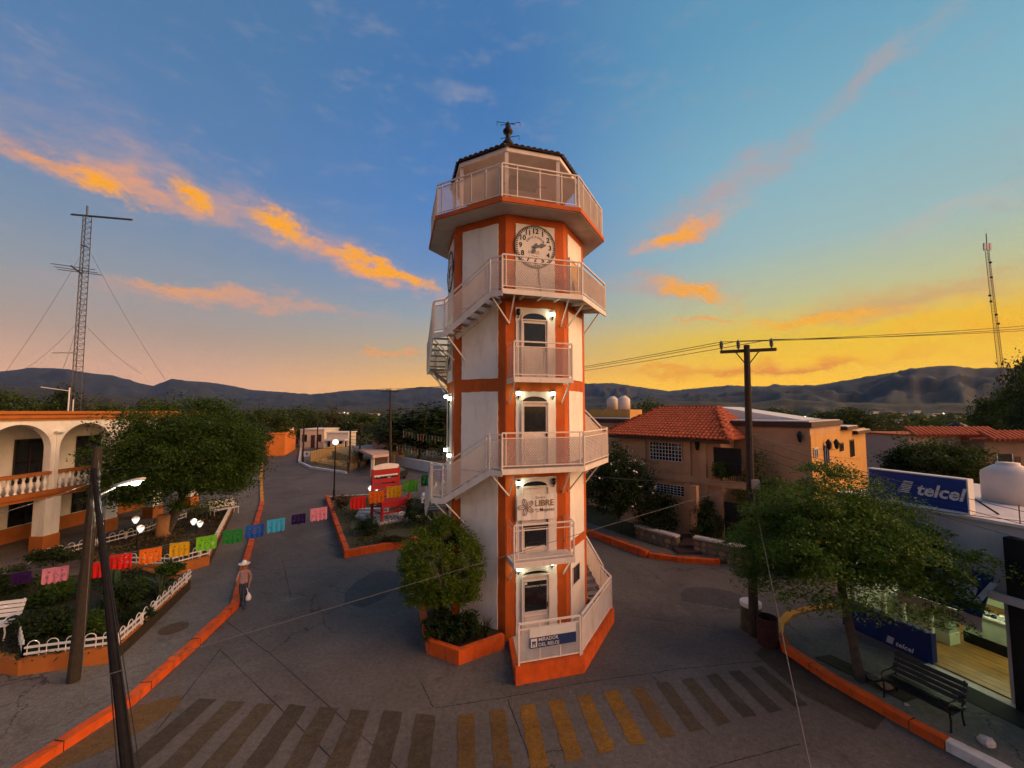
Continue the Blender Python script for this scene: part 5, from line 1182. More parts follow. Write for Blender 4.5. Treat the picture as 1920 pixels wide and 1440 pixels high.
# ================================================================== VEGETATION
LEAF_BIG = leafmat('shade tree leaves', (.022, .050, .005), (.070, .120, .012), (.150, .165, .024))
LEAF_ACACIA = leafmat('feathery tree leaves', (.030, .068, .006), (.100, .175, .016), (.21, .245, .035))
LEAF_FICUS = leafmat('clipped tree leaves', (.036, .072, .005), (.125, .185, .012), (.24, .26, .035))
LEAF_DARK = leafmat('dark shrub leaves', (.012, .024, .005), (.036, .058, .011))
LEAF_BG = leafmat('background leaves', (.026, .046, .008), (.070, .100, .015), (.140, .135, .028))
LEAF_BG2 = leafmat('background leaves dry', (.042, .044, .012), (.095, .086, .022), (.15, .115, .04))
LEAF_CAC = pbr('cactus green', (.035, .065, .025), .6, .2, 5)
BARK = pbr('bark', (.075, .055, .04), .9, .3, 6, .6); BARK_W = pbr('limewashed bark', (.36, .17, .06), .85, .15, 5, .4)
PETAL = pbr('white petals', (.80, .76, .66), .7, .05, 4); PETAL_R = pbr('red petals', (.55, .03, .03), .7, .1, 4)
def leaf_mesh(name, C, size, mat, flat=.35, aspect=.55, rg=None):
    """C: (n,3) leaf positions; one bent quad pair for each leaf"""
    n = len(C); rg = rg or np.random.default_rng(1); sz = size * rg.uniform(.6, 1.3, n)[:, None]
    a = rg.normal(size=(n, 3)); a[:, 2] *= .55; a /= np.linalg.norm(a, axis=1)[:, None]
    up = rg.normal(size=(n, 3)) * (1 - flat) + np.array([0, 0, 1.0]); b = np.cross(a, up); b /= np.linalg.norm(b, axis=1)[:, None] + 1e-9
    tipd = a * sz; wd = b * sz * aspect * .5
    v = np.stack([C, C + tipd * .5 + wd, C + tipd, C + tipd * .5 - wd], 1).reshape(-1, 3)
    me = bpy.data.meshes.new(name); me.vertices.add(4 * n); me.vertices.foreach_set('co', v.ravel())
    me.loops.add(4 * n); me.loops.foreach_set('vertex_index', np.arange(4 * n)); me.polygons.add(n); me.polygons.foreach_set('loop_start', np.arange(0, 4 * n, 4)); me.polygons.foreach_set('loop_total', np.full(n, 4)); me.update(); me.validate()
    return me
def crown_pts(rg, rad, nclump, per, csz=.28, shell=.55, droop=0.0, flatc=.55, under=-.55, umb=0.0):
    """leaf positions in uneven clumps spread through an ellipsoid"""
    d = rg.normal(size=(nclump * 3, 3)); d /= np.linalg.norm(d, axis=1)[:, None]; d = d[d[:, 2] > under][:nclump]
    r = shell + (1 - shell) * rg.random(len(d)); r *= 1 + .18 * np.sin(d[:, 0] * 5 + 1.3) * np.sin(d[:, 1] * 4 + .5)
    c = d * r[:, None]; cs = csz * rg.uniform(.6, 1.35, len(d))
    P = rg.normal(size=(len(d), per, 3)); P /= np.linalg.norm(P, axis=2)[..., None]; P *= rg.random((len(d), per, 1)) ** .45
    P[..., 2] *= flatc; P = P * cs[:, None, None]
    hr = np.hypot(P[..., 0], P[..., 1]); P[..., 2] -= droop * hr
    L = (c[:, None, :] + P).reshape(-1, 3)
    if umb: L[:, 2] -= umb * (L[:, 0] ** 2 + L[:, 1] ** 2)
    return L * np.array(rad), c * np.array(rad)
def limbs(mb, base, tips, r0, fork, rg, r1=.02):
    """trunk to fork, then limbs to clump centres"""
    fork = Vector(fork); base = Vector(base); mid = base.lerp(fork, .5) + Vector((rg.uniform(-.1, .1), rg.uniform(-.1, .1), 0))
    mb.tube([base - Vector((0, 0, .06)), base + (fork - base) * .12, mid, fork], r0 * 1.15, 9, r0 * .8)
    for t in tips:
        t = Vector(t); m = fork.lerp(t, .5) + Vector((rg.uniform(-.15, .15), rg.uniform(-.15, .15), (t - fork).length * .12)); mb.tube([fork - (fork - base).normalized() * .1, m, t], r0 * .5, 6, r1)
def tree(name, base, centre, rad, nclump, per, leaf, mat, label, r0=.2, fork=.55, seed=1, csz=.28, bark=BARK, ntips=14, group=None, cat='tree', **kw):
    rg = np.random.default_rng(seed); base = Vector(base); centre = Vector(centre)
    L, c = crown_pts(rg, rad, nclump, per, csz, **kw); o = root(name, base, label, cat, group)
    me = leaf_mesh('crown', L + np.array(centre), leaf, mat, rg=rg); put('crown', me, mat, o)
    mb = MB(); idx = rg.choice(len(c), min(ntips, len(c)), replace=False); limbs(mb, base, [centre + Vector(c[i]) * .85 for i in idx], r0, base.lerp(centre - Vector((0, 0, rad[2] * .35)), fork), random.Random(seed)); mb.build('trunk', bark, o, smooth=True)
    return o
# big shade tree over the plaza
tree('shade_tree', (*G(305, 1008, .47)[:2], .47), (-19.15, 24.6, 4.85), (3.85, 4.0, 3.3), 430, 290, .14, LEAF_BIG, 'big dark green shade tree with orange painted trunk in the plaza', .30, .75, 5, .24, BARK, 18, None, shell=.5, flatc=.6, under=-.75, droop=.15)
tb_ = G(305, 1008, .47); q = MB().lathe([(.36, 0), (.33, .5), (.31, 1.25)], (tb_.x, tb_.y, .48), 14); o_ = q.build('painted_trunk_collar', BARK_W, bpy.data.objects['shade_tree'], smooth=True)
# feathery tree outside the shop
tree('street_tree', (*G(1613, 1275, .13)[:2], .13), (9.55, 12.3, 3.78), (3.0, 2.5, 2.15), 440, 250, .080, LEAF_ACACIA, 'wide feathery green tree growing from the pavement outside the shop', .12, .9, 9, .20, BARK, 16, None, shell=.35, flatc=.38, under=-.6, droop=.35, umb=.10)
# clipped round tree at the tower
bt = G(822, 1195, .3); tree('clipped_tree', (-2.15, 14.35, .28), (-2.36, 14.2, 2.42), (1.36, 1.3, 1.36), 430, 170, .066, LEAF_FICUS, 'round clipped bushy tree in the tower planter', .09, .6, 21, .17, pbr('pale bark', (.25, .2, .16), .9, .2, 6, .4), 10, None, shell=.80, flatc=.8, under=-1)
def shrub(loc, rad, mat, label, n=40, per=70, leaf=.09, seed=1, name='shrub', group='garden shrubs'):
    rg = np.random.default_rng(seed); loc = Vector(loc); L, c = crown_pts(rg, rad, n, per, .34, shell=.35, flatc=.8, under=-.3)
    o = root(name, loc, label, 'shrub', group); put('foliage', leaf_mesh('foliage', L + np.array(loc) + np.array([0, 0, rad[2] * .55]), leaf, mat, rg=rg), mat, o)
    mb = MB()
    for i in range(5): e = loc + Vector(c[i * 3 % len(c)]) * .7 + Vector((0, 0, rad[2] * .5)); mb.tube([loc - Vector((0, 0, .04)), loc.lerp(e, .5), e], .02, 5, .008)
    mb.build('stems', BARK, o); return o
def blades(loc, n, h, mat, label, name='spiky_plant', spread=.6, wd=.03, seed=1, cat='plant'):
    rg = random.Random(seed); loc = Vector(loc); q = MB()
    for i in range(n):
        an = rg.uniform(0, 2 * math.pi); le = rg.uniform(.2, 1) * spread; hh = h * rg.uniform(.6, 1.1); d = Vector((math.cos(an), math.sin(an), 0)); s = Vector((-d.y, d.x, 0)) * wd
        A0 = loc + d * .03; A1 = loc + d * le * .35 * hh + Vector((0, 0, hh * .6)); A2 = loc + d * le * hh + Vector((0, 0, hh * (1 - le * .35)))
        q.add([tuple(A0 - s), tuple(A0 + s), tuple(A1 + s * .8), tuple(A1 - s * .8), tuple(A2), tuple(A1 - Vector((0, 0, .012)))], [(0, 1, 2, 3), (3, 2, 4), (0, 3, 5), (5, 2, 1), (0, 5, 1)])
    o = root(name, loc, label, cat); q.build('leaves', mat, o); return o
shrub((-1.45, 13.55, .30), (.55, .45, .62), LEAF_DARK, 'dark shrub in the tower planter in front of the white wall', 40, 70, .10, 3)
shrub((-2.35, 13.75, .30), (.6, .5, .55), LEAF_DARK, 'dark low shrub under the clipped round tree', 40, 70, .10, 4)
blades((-.85, 13.65, .30), 34, .75, LEAF_DARK, 'grassy spiky plant at the right end of the tower planter', seed=5, wd=.014)
# plaza gardens
spots = [((95, 1130), 'dark shrub in the near garden bed left of the street light pole', (.7, .6, .6)), ((225, 1150), 'leafy shrub in the near garden bed right of the leaning pole', (.55, .5, .8)), ((85, 1190), 'broad dark shrub behind the near fence corner', (1.0, .6, .5)),
         ((255, 1115), 'low shrub beside the agave in the near garden', (.45, .4, .35)), ((15, 1110), 'shrub at the left picture edge of the garden', (.7, .6, .6)), ((100, 1060), 'olive shrub below the arcade pillar', (1.1, .6, .5)), ((320, 1078), 'round bush near the lime flag', (.45, .45, .35))]
for i, ((px, py), lb, rd_) in enumerate(spots): p = G(px, py, .46); shrub((p.x, p.y, .46), rd_, LEAF_DARK if i % 3 else LEAF_BIG, lb, 46, 80, .11, 30 + i)
shrub(G(258, 1165, .46), (.55, .3, .35), LEAF_DARK, 'dark hedge plant along the near hoop fence', 40, 70, .09, 44); shrub(G(180, 1190, .46), (.6, .4, .45), LEAF_BIG, 'green shrub behind the near hoop fence left of the leaning pole', 40, 70, .09, 45)
p = G(300, 1130, .46); blades(p, 46, 1.15, pbr('agave leaf', (.045, .065, .035), .6, .2, 5), 'blue green agave rosette by the lawn corner', 'agave', .75, .045, 8)
p = G(205, 1135, .46)
cac = root('column_cactus', p, 'green column cactus in the near garden bed', 'cactus')
for dx, h_ in ((0, 1.9), (.22, 1.3), (-.2, 1.0)):
    q = MB(); N = 12; prof = [(.10, 0), (.11, h_ * .5), (.10, h_ * .9), (.05, h_)]
    for r_, z in prof: q.v += [(p.x + dx + r_ * (1 if j % 2 else .78) * math.cos(2 * math.pi * j / N), p.y + r_ * (1 if j % 2 else .78) * math.sin(2 * math.pi * j / N), .45 + z) for j in range(N)]
    q.f = [(i * N + j, i * N + (j + 1) % N, (i + 1) * N + (j + 1) % N, (i + 1) * N + j) for i in range(3) for j in range(N)] + [tuple(range(3 * N, 4 * N))]; q.build('column', LEAF_CAC, cac)
# ground cover in the beds (uncountable)
def cover(name, poly_pts, n, size, mat, label, z, seed):
    rg = np.random.default_rng(seed); P = np.array(poly_pts); lo, hi = P.min(0), P.max(0); pts = []
    def inside(x, y):
        c = False
        for i in range(len(P)):
            (x0, y0), (x1, y1) = P[i - 1], P[i]
            if (y0 > y) != (y1 > y) and x < (x1 - x0) * (y - y0) / (y1 - y0) + x0: c = not c
        return c
    while len(pts) < n:
        x, y = rg.uniform(lo, hi)
        if inside(x, y) and math.sin(x * 2.1) + math.sin(y * 1.7 + x) + rg.uniform(-1, 1.4) > .2: pts.append((x, y, z + rg.random() * .16))
    o = put(name, leaf_mesh(name, np.array(pts), size, mat, .1, .4, rg), mat); o['kind'] = 'stuff'; o['label'] = label; o['category'] = 'ground cover'; return o
cover('garden_ground_cover', [(p_[0], p_[1]) for p_ in pa] + [(-16.5, 18.9), (-22.5, 17.5), (-23, 11.5)], 9000, .13, LEAF_DARK, 'low dark leafy ground cover in the near garden bed', .46, 3)
cover('fallen_leaves', [(-19.4, 19.6), pb[0], pb[1], pb[2], (-22.8, 32), (-23.2, 22)], 9000, .14, pbr('dry leaf', (.09, .07, .03), .9, .5, 3), 'dry leaves and low plants under the big shade tree', .47, 4)
cover('median_grass', [(m_[0] * .97, m_[1] + .1) for m_ in med], 8000, .13, LEAF_BG2, 'dry yellowish grass on the median', .20, 5)
# median shrubs
shrub(G(690, 1000, .2), (.75, .7, .65), LEAF_DARK, 'clipped dark round bush left of the red chair', 60, 90, .08, 61); shrub(G(790, 985, .2), (.9, .8, 1.0), LEAF_DARK, 'dark bush between the red chair and the tower stairs', 60, 90, .09, 62); shrub(G(768, 975, .2), (.45, .4, .9), LEAF_DARK, 'small dark bush right behind the red chair', 50, 80, .09, 66)
f_ = shrub(G(640, 955, .36), (.45, .8, .6), LEAF_DARK, 'red flowering shrub along the orange median kerb', 40, 70, .08, 63)
L_, _ = crown_pts(np.random.default_rng(5), (.5, .85, .65), 24, 12, .3, shell=.6, flatc=.8, under=-.2); g_ = G(640, 955, .36); put('flowers', leaf_mesh('flowers', L_ + np.array([g_.x, g_.y, .36 + .35]), .09, PETAL_R, rg=np.random.default_rng(6)), PETAL_R, f_)
shrub(G(735, 1020, .2), (.9, .35, .3), LEAF_BG2, 'low dry plants along the near median kerb', 40, 70, .08, 64)
# flowering oleander by the house, left of the wing
ol = tree('oleander_tree', (6.6, 25.6, .14), (6.5, 25.4, 3.0), (2.1, 1.8, 2.3), 150, 120, .15, LEAF_DARK, 'white flowering oleander between the tower and the tan house', .10, .5, 71, .3, BARK, 10, shell=.45, under=-.8, flatc=.8)
L_, _ = crown_pts(np.random.default_rng(15), (2.15, 1.85, 2.35), 40, 3, .1, shell=.92, flatc=.8, under=-.3); put('flowers', leaf_mesh('flowers', L_ + np.array([6.5, 25.4, 3.0]), .14, PETAL, .35, .9, rg=np.random.default_rng(16)), PETAL, ol)
shrub((8.6, 24.6, .14), (1.4, .9, 1.7), LEAF_DARK, 'dark hedge below the lower grid window of the tan house', 70, 90, .12, 72); shrub((10.8, 23.2, .14), (.9, .7, 1.6), LEAF_DARK, 'dark bush beside the iron gate', 60, 90, .12, 73)
shrub((*on_plane(1350, 880, WV - .5)[:0], *TH(on_plane(1352, 880, WV - .35)[0], WV - .35, 0)[:2], 3.75), (.6, .3, .6), LEAF_BIG, 'potted greenery on the porch of the tan house', 40, 60, .1, 74)
sl2 = TH(-2.2, -1.0, 0); shrub((sl2[0], sl2[1], .14), (1.6, .8, 3.0), LEAF_BIG, 'tall green climber below the plain wall of the tan house', 80, 90, .13, 75)

# background trees: four kinds built once, then copied as individuals
def bg_proto(seed, mat, rad, n, per, leaf, label, ntr=.16):
    return tree('background_tree', (0, 0, 0), (0, 0, rad[2] * 1.25), rad, n, per, leaf, mat, label, ntr, .5, seed, .30, BARK, 8, 'trees behind the streets', shell=.45, flatc=.75, under=-.75)
protos = [bg_proto(101, LEAF_BG, (3.6, 3.4, 3.0), 120, 60, .34, 'x x x x'), bg_proto(102, LEAF_BG2, (3.2, 3.3, 2.6), 110, 60, .34, 'x x x x'), bg_proto(103, LEAF_BG, (4.4, 4.0, 3.4), 140, 60, .36, 'x x x x'), bg_proto(104, LEAF_DARK, (3.0, 3.0, 3.8), 120, 60, .34, 'x x x x')]
rgb = random.Random(77); used = [False] * 4; cnt = 0
named = [  # pixel x of crown centre, pixel y of crown top, depth, kind, scale, label
    (500, 765, 75, 2, 1.25, 'rounded tree rising behind the orange house'), (560, 762, 95, 0, 1.5, 'yellowish tree behind the white house with porch'), (470, 790, 62, 3, 1.0, 'dark tree left of the orange house'), (620, 768, 110, 1, 1.6, 'dry olive tree behind the white house roof'),
    (680, 772, 95, 0, 1.4, 'tree behind the twin arm pole'), (790, 762, 60, 3, 2.3, 'big dark tree left behind the tower stairs'), (755, 790, 80, 0, 1.2, 'green tree beside the tall far pole'), (838, 770, 66, 2, 1.2, 'large tree directly behind the tower left edge'),
    (1217, 752, 60, 2, .95, 'rounded green tree behind the tiled roof left end'), (1150, 775, 75, 0, 1.0, 'tree behind the roof water tanks'), (1590, 765, 110, 2, 1.9, 'large tree beyond the sunset-lit house side'), (1660, 795, 55, 1, 1.05, 'pale flowering tree beyond the tan house'),
    (1740, 822, 34, 0, .75, 'spreading green tree before the long tiled house'), (1800, 832, 32, 2, .62, 'low green tree beside the long tiled house'), (1690, 835, 36, 3, .6, 'dark bushy tree behind the rooftop sign'), (1862, 738, 80, 0, 1.0, 'tall tree left of the right radio mast foot'),
    (1935, 665, 60, 2, .95, 'tall tree at the right picture edge'), (1930, 725, 52, 3, .8, 'dark tree at the right edge behind the tiled house'), (15, 735, 60, 2, 1.2, 'tree behind the arcaded building at the left edge'), (125, 728, 75, 3, 1.25, 'dark tree at the foot of the left radio mast'), (205, 752, 70, 0, .9, 'low tree right of the left radio mast'),
    (300, 745, 60, 0, 1.3, 'tree behind the big shade tree top'), (400, 760, 70, 2, 1.2, 'green tree right behind the big shade tree'), (1300, 770, 90, 0, 1.2, 'tree behind the tiled roof ridge'), (1450, 765, 120, 2, 1.6, 'tree behind the flat roofed block')]
for px, py, Y, k, s, lb in named:
    c = A(px, py, Y); top = protos[k]; h = {0: 6.75, 1: 5.85, 2: 7.65, 3: 8.55}[k]; sz = max(.4, (c.z + .1) / h); sxy = s
    o_ = dup(top, (c.x, c.y, -.1), rgb.uniform(0, 6.28), lb, (sxy, sxy, sz)) if used[k] else top
    if not used[k]: used[k] = True; o_.location = (c.x, c.y, -.1); o_['label'] = lb; o_.scale = (sxy, sxy, sz)
# valley woodland: far trees that read as one mass
def mass(name, label, n, y0, y1, x_of, seed, leaf, mat, rmin, rmax):
    rg = np.random.default_rng(seed); L = []
    for i in range(n):
        Y = y0 * (y1 / y0) ** rg.random(); x = x_of(rg) * Y; r = rg.uniform(rmin, rmax); P = rg.normal(size=(int(46), 3)); P /= np.linalg.norm(P, axis=1)[:, None]; P *= (.55 + .45 * rg.random((len(P), 1)))
        P *= np.array([r, r, r * .85]); P[:, 2] = np.maximum(P[:, 2], -r * .5); L.append(P + np.array([x, Y, r * .75 - 1.0]))
    o = put(name, leaf_mesh(name, np.concatenate(L), leaf, mat, .2, .8, rg), mat); o['kind'] = 'stuff'; o['label'] = label; o['category'] = 'woodland'; return o
mass('valley_woodland', 'dense woodland filling the valley behind the town', 2400, 120, 700, lambda g: g.uniform(-1.6, 1.6), 5, 1.9, LEAF_BG, 2.2, 4.7)
mass('valley_woodland', 'dry olive woodland on the far valley floor', 1300, 150, 850, lambda g: g.uniform(-1.6, 1.6), 6, 2.1, LEAF_BG2, 2.2, 4.9)
mass('back_street_trees', 'tree mass between the far houses and the valley', 130, 85, 140, lambda g: g.choice([-1, 1]) * g.uniform(.28, 1.5), 8, 1.2, LEAF_BG, 2.6, 4.4)

# ================================================================== FAR HOUSES
def box_house(px0, px1, pyt, pyb, depth, back, m, label, roof=None, wins=(), door_=None, cornice=None, roofh=.5, yaw=0.0):
    a, b = A(px0, pyb, depth), A(px1, pyb, depth); zt = A((px0 + px1) / 2, pyt, depth).z; zb = 0.0; wd = b.x - a.x
    r = root('house', ((a.x + b.x) / 2, depth, 0), label, 'house'); ca, sa = math.cos(yaw), math.sin(yaw); cx = (a.x + b.x) / 2
    T = lambda x, y, z: (cx + (x - wd / 2) * ca - y * sa, depth + (x - wd / 2) * sa + y * ca, z)
    MB(T).box(0, wd, 0, back, zb, zt).build('walls', m, r)
    if roof == 'gable':
        q = MB(T); q.add([(-.3, -.4, zt), (wd + .3, -.4, zt), (wd + .3, back + .3, zt), (-.3, back + .3, zt), (-.3, back / 2, zt + roofh), (wd + .3, back / 2, zt + roofh)], [(0, 1, 5, 4), (2, 3, 4, 5), (0, 4, 3), (1, 2, 5), (3, 2, 1, 0)]); q.build('roof', RTILE, r)
    else: MB(T).box(-.15, wd + .15, -.15, back + .15, zt + .002, zt + .18).build('roof', cornice or CONC, r)
    for (x0, x1, z0, z1) in wins:
        w_ = MB(T).box(x0 * wd, x1 * wd, -.03, -.004, z0 * zt, z1 * zt).build('window', GLASS, r); f = MB(T)
        for e in ((x0 * wd - .06, x0 * wd), (x1 * wd, x1 * wd + .06)): f.box(e[0], e[1], -.06, -.003, z0 * zt, z1 * zt)
        f.box(x0 * wd - .06, x1 * wd + .06, -.07, -.004, z0 * zt - .08, z0 * zt - .001); f.build('frame', FWHITE, w_)
    if door_: MB(T).box(door_[0] * wd, door_[1] * wd, -.035, -.004, .02, door_[2] * zt).build('door', BROWN, r)
    return r, T, wd, zt
CREAMW = pbr('cream far wall', (.66, .56, .44), .85, .06, 1); ORW = pbr('bright orange wall', (.66, .19, .03), .8, .08, 1); PINKW = pbr('pinkish far wall', (.50, .33, .25), .85, .08, 1); WHW = pbr('white far wall', (.70, .64, .58), .85, .06, 1)
box_house(562, 607, 806, 842, 84, 7, CREAMW, 'cream far house with porch at the street bend', None, ((.08, .30, .35, .75), (.72, .9, .35, .75)), (.45, .62, .72), WHW)
r_, T_h, wd_, zt_ = box_house(612, 652, 812, 838, 78, 4, CREAMW, 'long cream far house with deep dark veranda', None, (), None, WHW)
MB(T_h).box(.3, wd_ - .3, -.03, -.004, .6, zt_ * .55).build('veranda_shade_panel', DARK, r_)  # dark panel on the wall stands for the shade inside the veranda
for i in range(4): x = .3 + (wd_ - .6) * i / 3; MB(T_h).box(x - .15, x + .15, -1.3, -1.0, 0, zt_ * .6).build('veranda_column', CREAMW, r_)
MB(T_h).box(0, wd_, -1.5, -.005, zt_ * .6, zt_ * .68).build('veranda_roof', WHW, r_)
box_house(496, 531, 814, 852, 70, 12, ORW, 'bright orange house on the left side of the street', None, (), None, ORW, yaw=.35); box_house(488, 520, 799, 840, 82, 6, WHW, 'white gabled house behind the orange house', 'gable', ((.3, .5, .4, .7),), None, None, .9)
box_house(697, 737, 828, 862, 58, 6, PINKW, 'pinkish house behind the carport', 'gable', ((.2, .4, .4, .7), (.6, .8, .4, .7)), None, None, .6)
# carport with flat roof and posts
cpc = [G(*q, 2.15) for q in ((660, 840), (699, 859), (733, 855), (716, 836))]; cp = root('carport', (cpc[1].x, cpc[1].y, 0), 'flat roofed carport with concrete posts at the crossing', 'carport')
MB().prism([(p.x, p.y) for p in cpc], 2.15, 2.45).build('roof_slab', PINKW, cp); cm = sum(cpc, Vector()) / 4
for p in cpc: e = p.lerp(cm, .08); MB().box(e.x - .16, e.x + .16, e.y - .16, e.y + .16, 0, 2.149).build('post', CREAMW, cp)
# low white wall and ribbon fence right of the carport
wl = tag(MB().wall([tuple(G(742, 872)[:2]), (-6.2, 47), (-1.5, 44)], .25, 0, 1.3).build('boundary_wall', WHW, None, (*G(742, 872)[:2], 0)), 'low white boundary wall behind the red chair', 'wall')
rb = root('ribbon_line', (-10, 49, 0), 'two lines of hanging coloured paper ribbons behind the red chair', 'ribbons'); cols_ = [pbr('ribbon %d' % i, c_, .8, .1, 5) for i, c_ in enumerate(((.40, .36, .33), (.36, .15, .05), (.30, .26, .10), (.22, .2, .22), (.08, .18, .07)))]
for z0, y_ in ((4.4, 50), (2.9, 47)):
    P = sag((-14.0, y_ + 3, z0 + .6), (-1.0, y_ - 1, z0 - .5), .25, 16); MB().tube(P, .015, 4).build('line', GWIRE, rb)
    for i in range(34):
        p = Vector(P[0]).lerp(Vector(P[-1]), i / 33) - Vector((0, 0, .25 * 4 * (i / 33) * (1 - i / 33))); h_ = rgb.uniform(.5, .95); dx = rgb.uniform(-.08, .08); q = MB(); q.bar(p, p + Vector((dx, 0, -h_)), .055, .012); q.build('ribbon', cols_[i % 5], rb)
# stone embankment with ochre garden wall at the bend
em_ = root('garden_embankment', G(610, 875), 'ochre stone terraced embankment with slatted fence at the street bend', 'embankment'); OCH = pbr('ochre stone', (.36, .22, .07), .85, .3, 1.2, .4)
e0, e1, e2 = G(583, 872), G(654, 884), G(655, 850)
MB().prism([(e0.x, e0.y), (e1.x, e1.y), (e1.x - .5, e1.y + 9), (e0.x - 2, e0.y + 16)], 0, .5).build('lower_terrace', OCH, em_); MB().prism([(e0.x + 1.2, e0.y + 4), (e1.x - 1.0, e1.y + 3), (e1.x - 1.5, e1.y + 9), (e0.x, e0.y + 15)], .5, 1.6).build('upper_terrace', OCH, em_)
for i in range(22):
    t_ = i / 21; p = Vector((e0.x - .1, e0.y + .3, 0)).lerp(Vector((e0.x - 1.5, e0.y + 14, 0)), t_); MB().box(p.x - .05, p.x + .05, p.y - .2, p.y + .2, .1, 1.9).build('fence_slat', pbr('ochre slat', (.42, .27, .10), .8, .15, 3), em_)
for i in range(40):
    t_ = rgb.random(); s_ = rgb.random(); p = e0.lerp(e1, .1 + .85 * t_); y_ = p.y + .4 + s_ * 3; r__ = rgb.uniform(.25, .5); MB().ball((p.x, y_, .5 + .05), r__, 6, 4, .6).build('boulder', OCH, em_)
# long tiled house on the right
lr, T_l, wl_, zl_ = box_house(1708, 1868, 818, 880, 40, 6, PINKW, 'long pink house with red tiled roof edge beyond the trees', None, ((.60, .72, .3, .65),), None, RTILE)
lr2, T_l2, wl2, zl2 = box_house(1850, 1960, 826, 890, 38, 6, pbr('brown brick house', (.22, .13, .09), .85, .15, 1), 'brown house with tiled roof edge at the right picture edge', None, ((.2, .45, .35, .75),), (.5, .6, .7), RTILE)  # one even brown for all its walls
for rr_, TT_, ww_, zz_ in ((lr, T_l, wl_, zl_), (lr2, T_l2, wl2, zl2)):
    q = MB(TT_); n_ = int(ww_ / .42)
    for i in range(n_): x = -.1 + (ww_ + .2) * (i + .5) / n_; q.tube([(x, -.75, zz_ + .12), (x, .5, zz_ + .85)], .17, 6)
    o_ = q.build('roof_tiles', RTILE, rr_); o_['kind'] = 'stuff'
tank((A(1795, 805, 43).x, 43, A(1795, 815, 43).z), .8, 1.25, 'dark water tank on the long pink house roof')['label']; bpy.data.objects['water_tank.003'].data.materials[0] = BLACK
box_house(1612, 1655, 862, 905, 46, 7, ORW, 'small orange house with tiled gable behind the tan house', 'gable', ((.3, .5, .4, .7),), None, None, 1.3); 
# scattered white houses across the valley
VH = ((1500, 782, 260), (1575, 778, 330), (1515, 765, 520), (1690, 778, 300), (1760, 776, 280), (1640, 772, 380), (1440, 770, 420), (1385, 777, 240), (860, 775, 300), (700, 776, 330), (640, 774, 360), (540, 775, 300), (1330, 776, 300), (1720, 770, 460), (1820, 782, 230), (1480, 792, 150), (1545, 786, 190), (1630, 790, 160), (1700, 788, 170), (665, 790, 130), (1420, 784, 200))
NTH = 'first second third fourth fifth sixth seventh eighth ninth tenth eleventh twelfth thirteenth fourteenth fifteenth sixteenth seventeenth eighteenth nineteenth twentieth last'.split()
for i, (px, py, Y) in enumerate(VH):
    c = A(px, py, Y); s = Y / 60; o_ = root('valley_house', (c.x, Y, 0), 'tiny pale house %samong the far valley trees, %s from the left' % ('with lamp ' if i % 2 == 0 else '', NTH[sorted(q_[0] for q_ in VH).index(px)]), 'house', 'far valley houses')
    MB().box(c.x - 4, c.x + 4, Y, Y + 6, -1, c.z).build('walls', WHW, o_); MB().box(c.x - 4.3, c.x + 4.3, Y - .3, Y + 6.3, c.z + .01, c.z + .35).build('roof', CONC, o_)
    if i % 2 == 0: MB().ball((c.x + 3, Y - .4, c.z + .3), .32 * max(1, Y / 260), 6, 4).build('yard_light', emit('far yard light', (1, .9, .7), 3.5), o_)

# ================================================================== RADIO MASTS, FAR POLES
def lattice(name, base, top, wb, wt, label, bays, m):
    base = Vector(base); top = Vector(top); r = root(name, base, label, 'radio mast'); q = MB(); N = bays; W = []
    for i in range(N + 1):
        t_ = i / N; c = base.lerp(top, t_); w_ = wb + (wt - wb) * t_; W.append([c + Vector((w_ * math.cos(a_), w_ * math.sin(a_), 0)) for a_ in (.5, 2.6, 4.7)])
    for k in range(3): MB().bar(W[0][k], W[N][k], .036 * wb / .4, n=5).build('leg', m, r)
    for i in range(N):
        for k in range(3): q.bar(W[i][k], W[i + 1][(k + 1) % 3], .016 * wb / .4, n=4); q.bar(W[i][k], W[i][(k + 1) % 3], .016 * wb / .4, n=4)
    q.build('lattice', m, r); return r
MG = pbr('grey mast steel', (.10, .10, .115), .6, .1, 3, 0, .3); MR = pbr('red white mast', (.22, .12, .11), .6, .3, .15)
b_ = A(137, 765, 58); t_ = A(163, 405, 58); ms = lattice('radio_mast', (b_.x + .3, 58, 0), t_, .62, .52, 'left lattice radio mast with crossbar antennas and guy wires', 44, MG)
MB().bar(t_, A(164, 386, 58), .12, n=6).build('spike', MG, ms); MB().bar(A(134, 402, 58), A(248, 412, 57), .14, n=6).build('crossbar_antenna', MG, ms)
y_ = MB(); y_.bar(A(133, 498, 56.5), A(152, 513, 58), .11, n=5); MB_ = [((95, 494), (178, 506)), ((102, 500), (184, 512)), ((108, 505), (192, 516))]
for a_, c_ in MB_: y_.bar(A(*a_, 57), A(*c_, 57), .05, n=4)
y_.build('yagi_antenna', MG, ms); MB().bar(A(98, 661, 57.5), A(142, 661, 58), .13, n=6).build('side_arm', FWHITE, ms); MB().bar(A(152, 459, 57.5), A(166, 464, 57.5), .1, n=5).build('short_arm', MG, ms)
for i, (a_, e_) in enumerate((((157, 468), (10, 698)), ((168, 470), (310, 712)), ((144, 605), (48, 690)), ((159, 608), (265, 700)), ((160, 560), (118, 692)))): MB().tube(sag(A(*a_, 58), A(*e_, 58 + 6 * (i - 2)), .6), .022, 4).build('guy_wire', MG, ms)
b_ = A(1890, 790, 120); t_ = A(1851, 470, 120); ms2 = lattice('radio_mast', (b_.x, 120, 0), t_, .75, .45, 'tall slim right radio mast with dish antennas', 60, MR)
MB().bar(t_, A(1849, 438, 120), .12, n=6).build('spike', MG, ms2); q = MB(); c = A(1851, 462, 119.5)
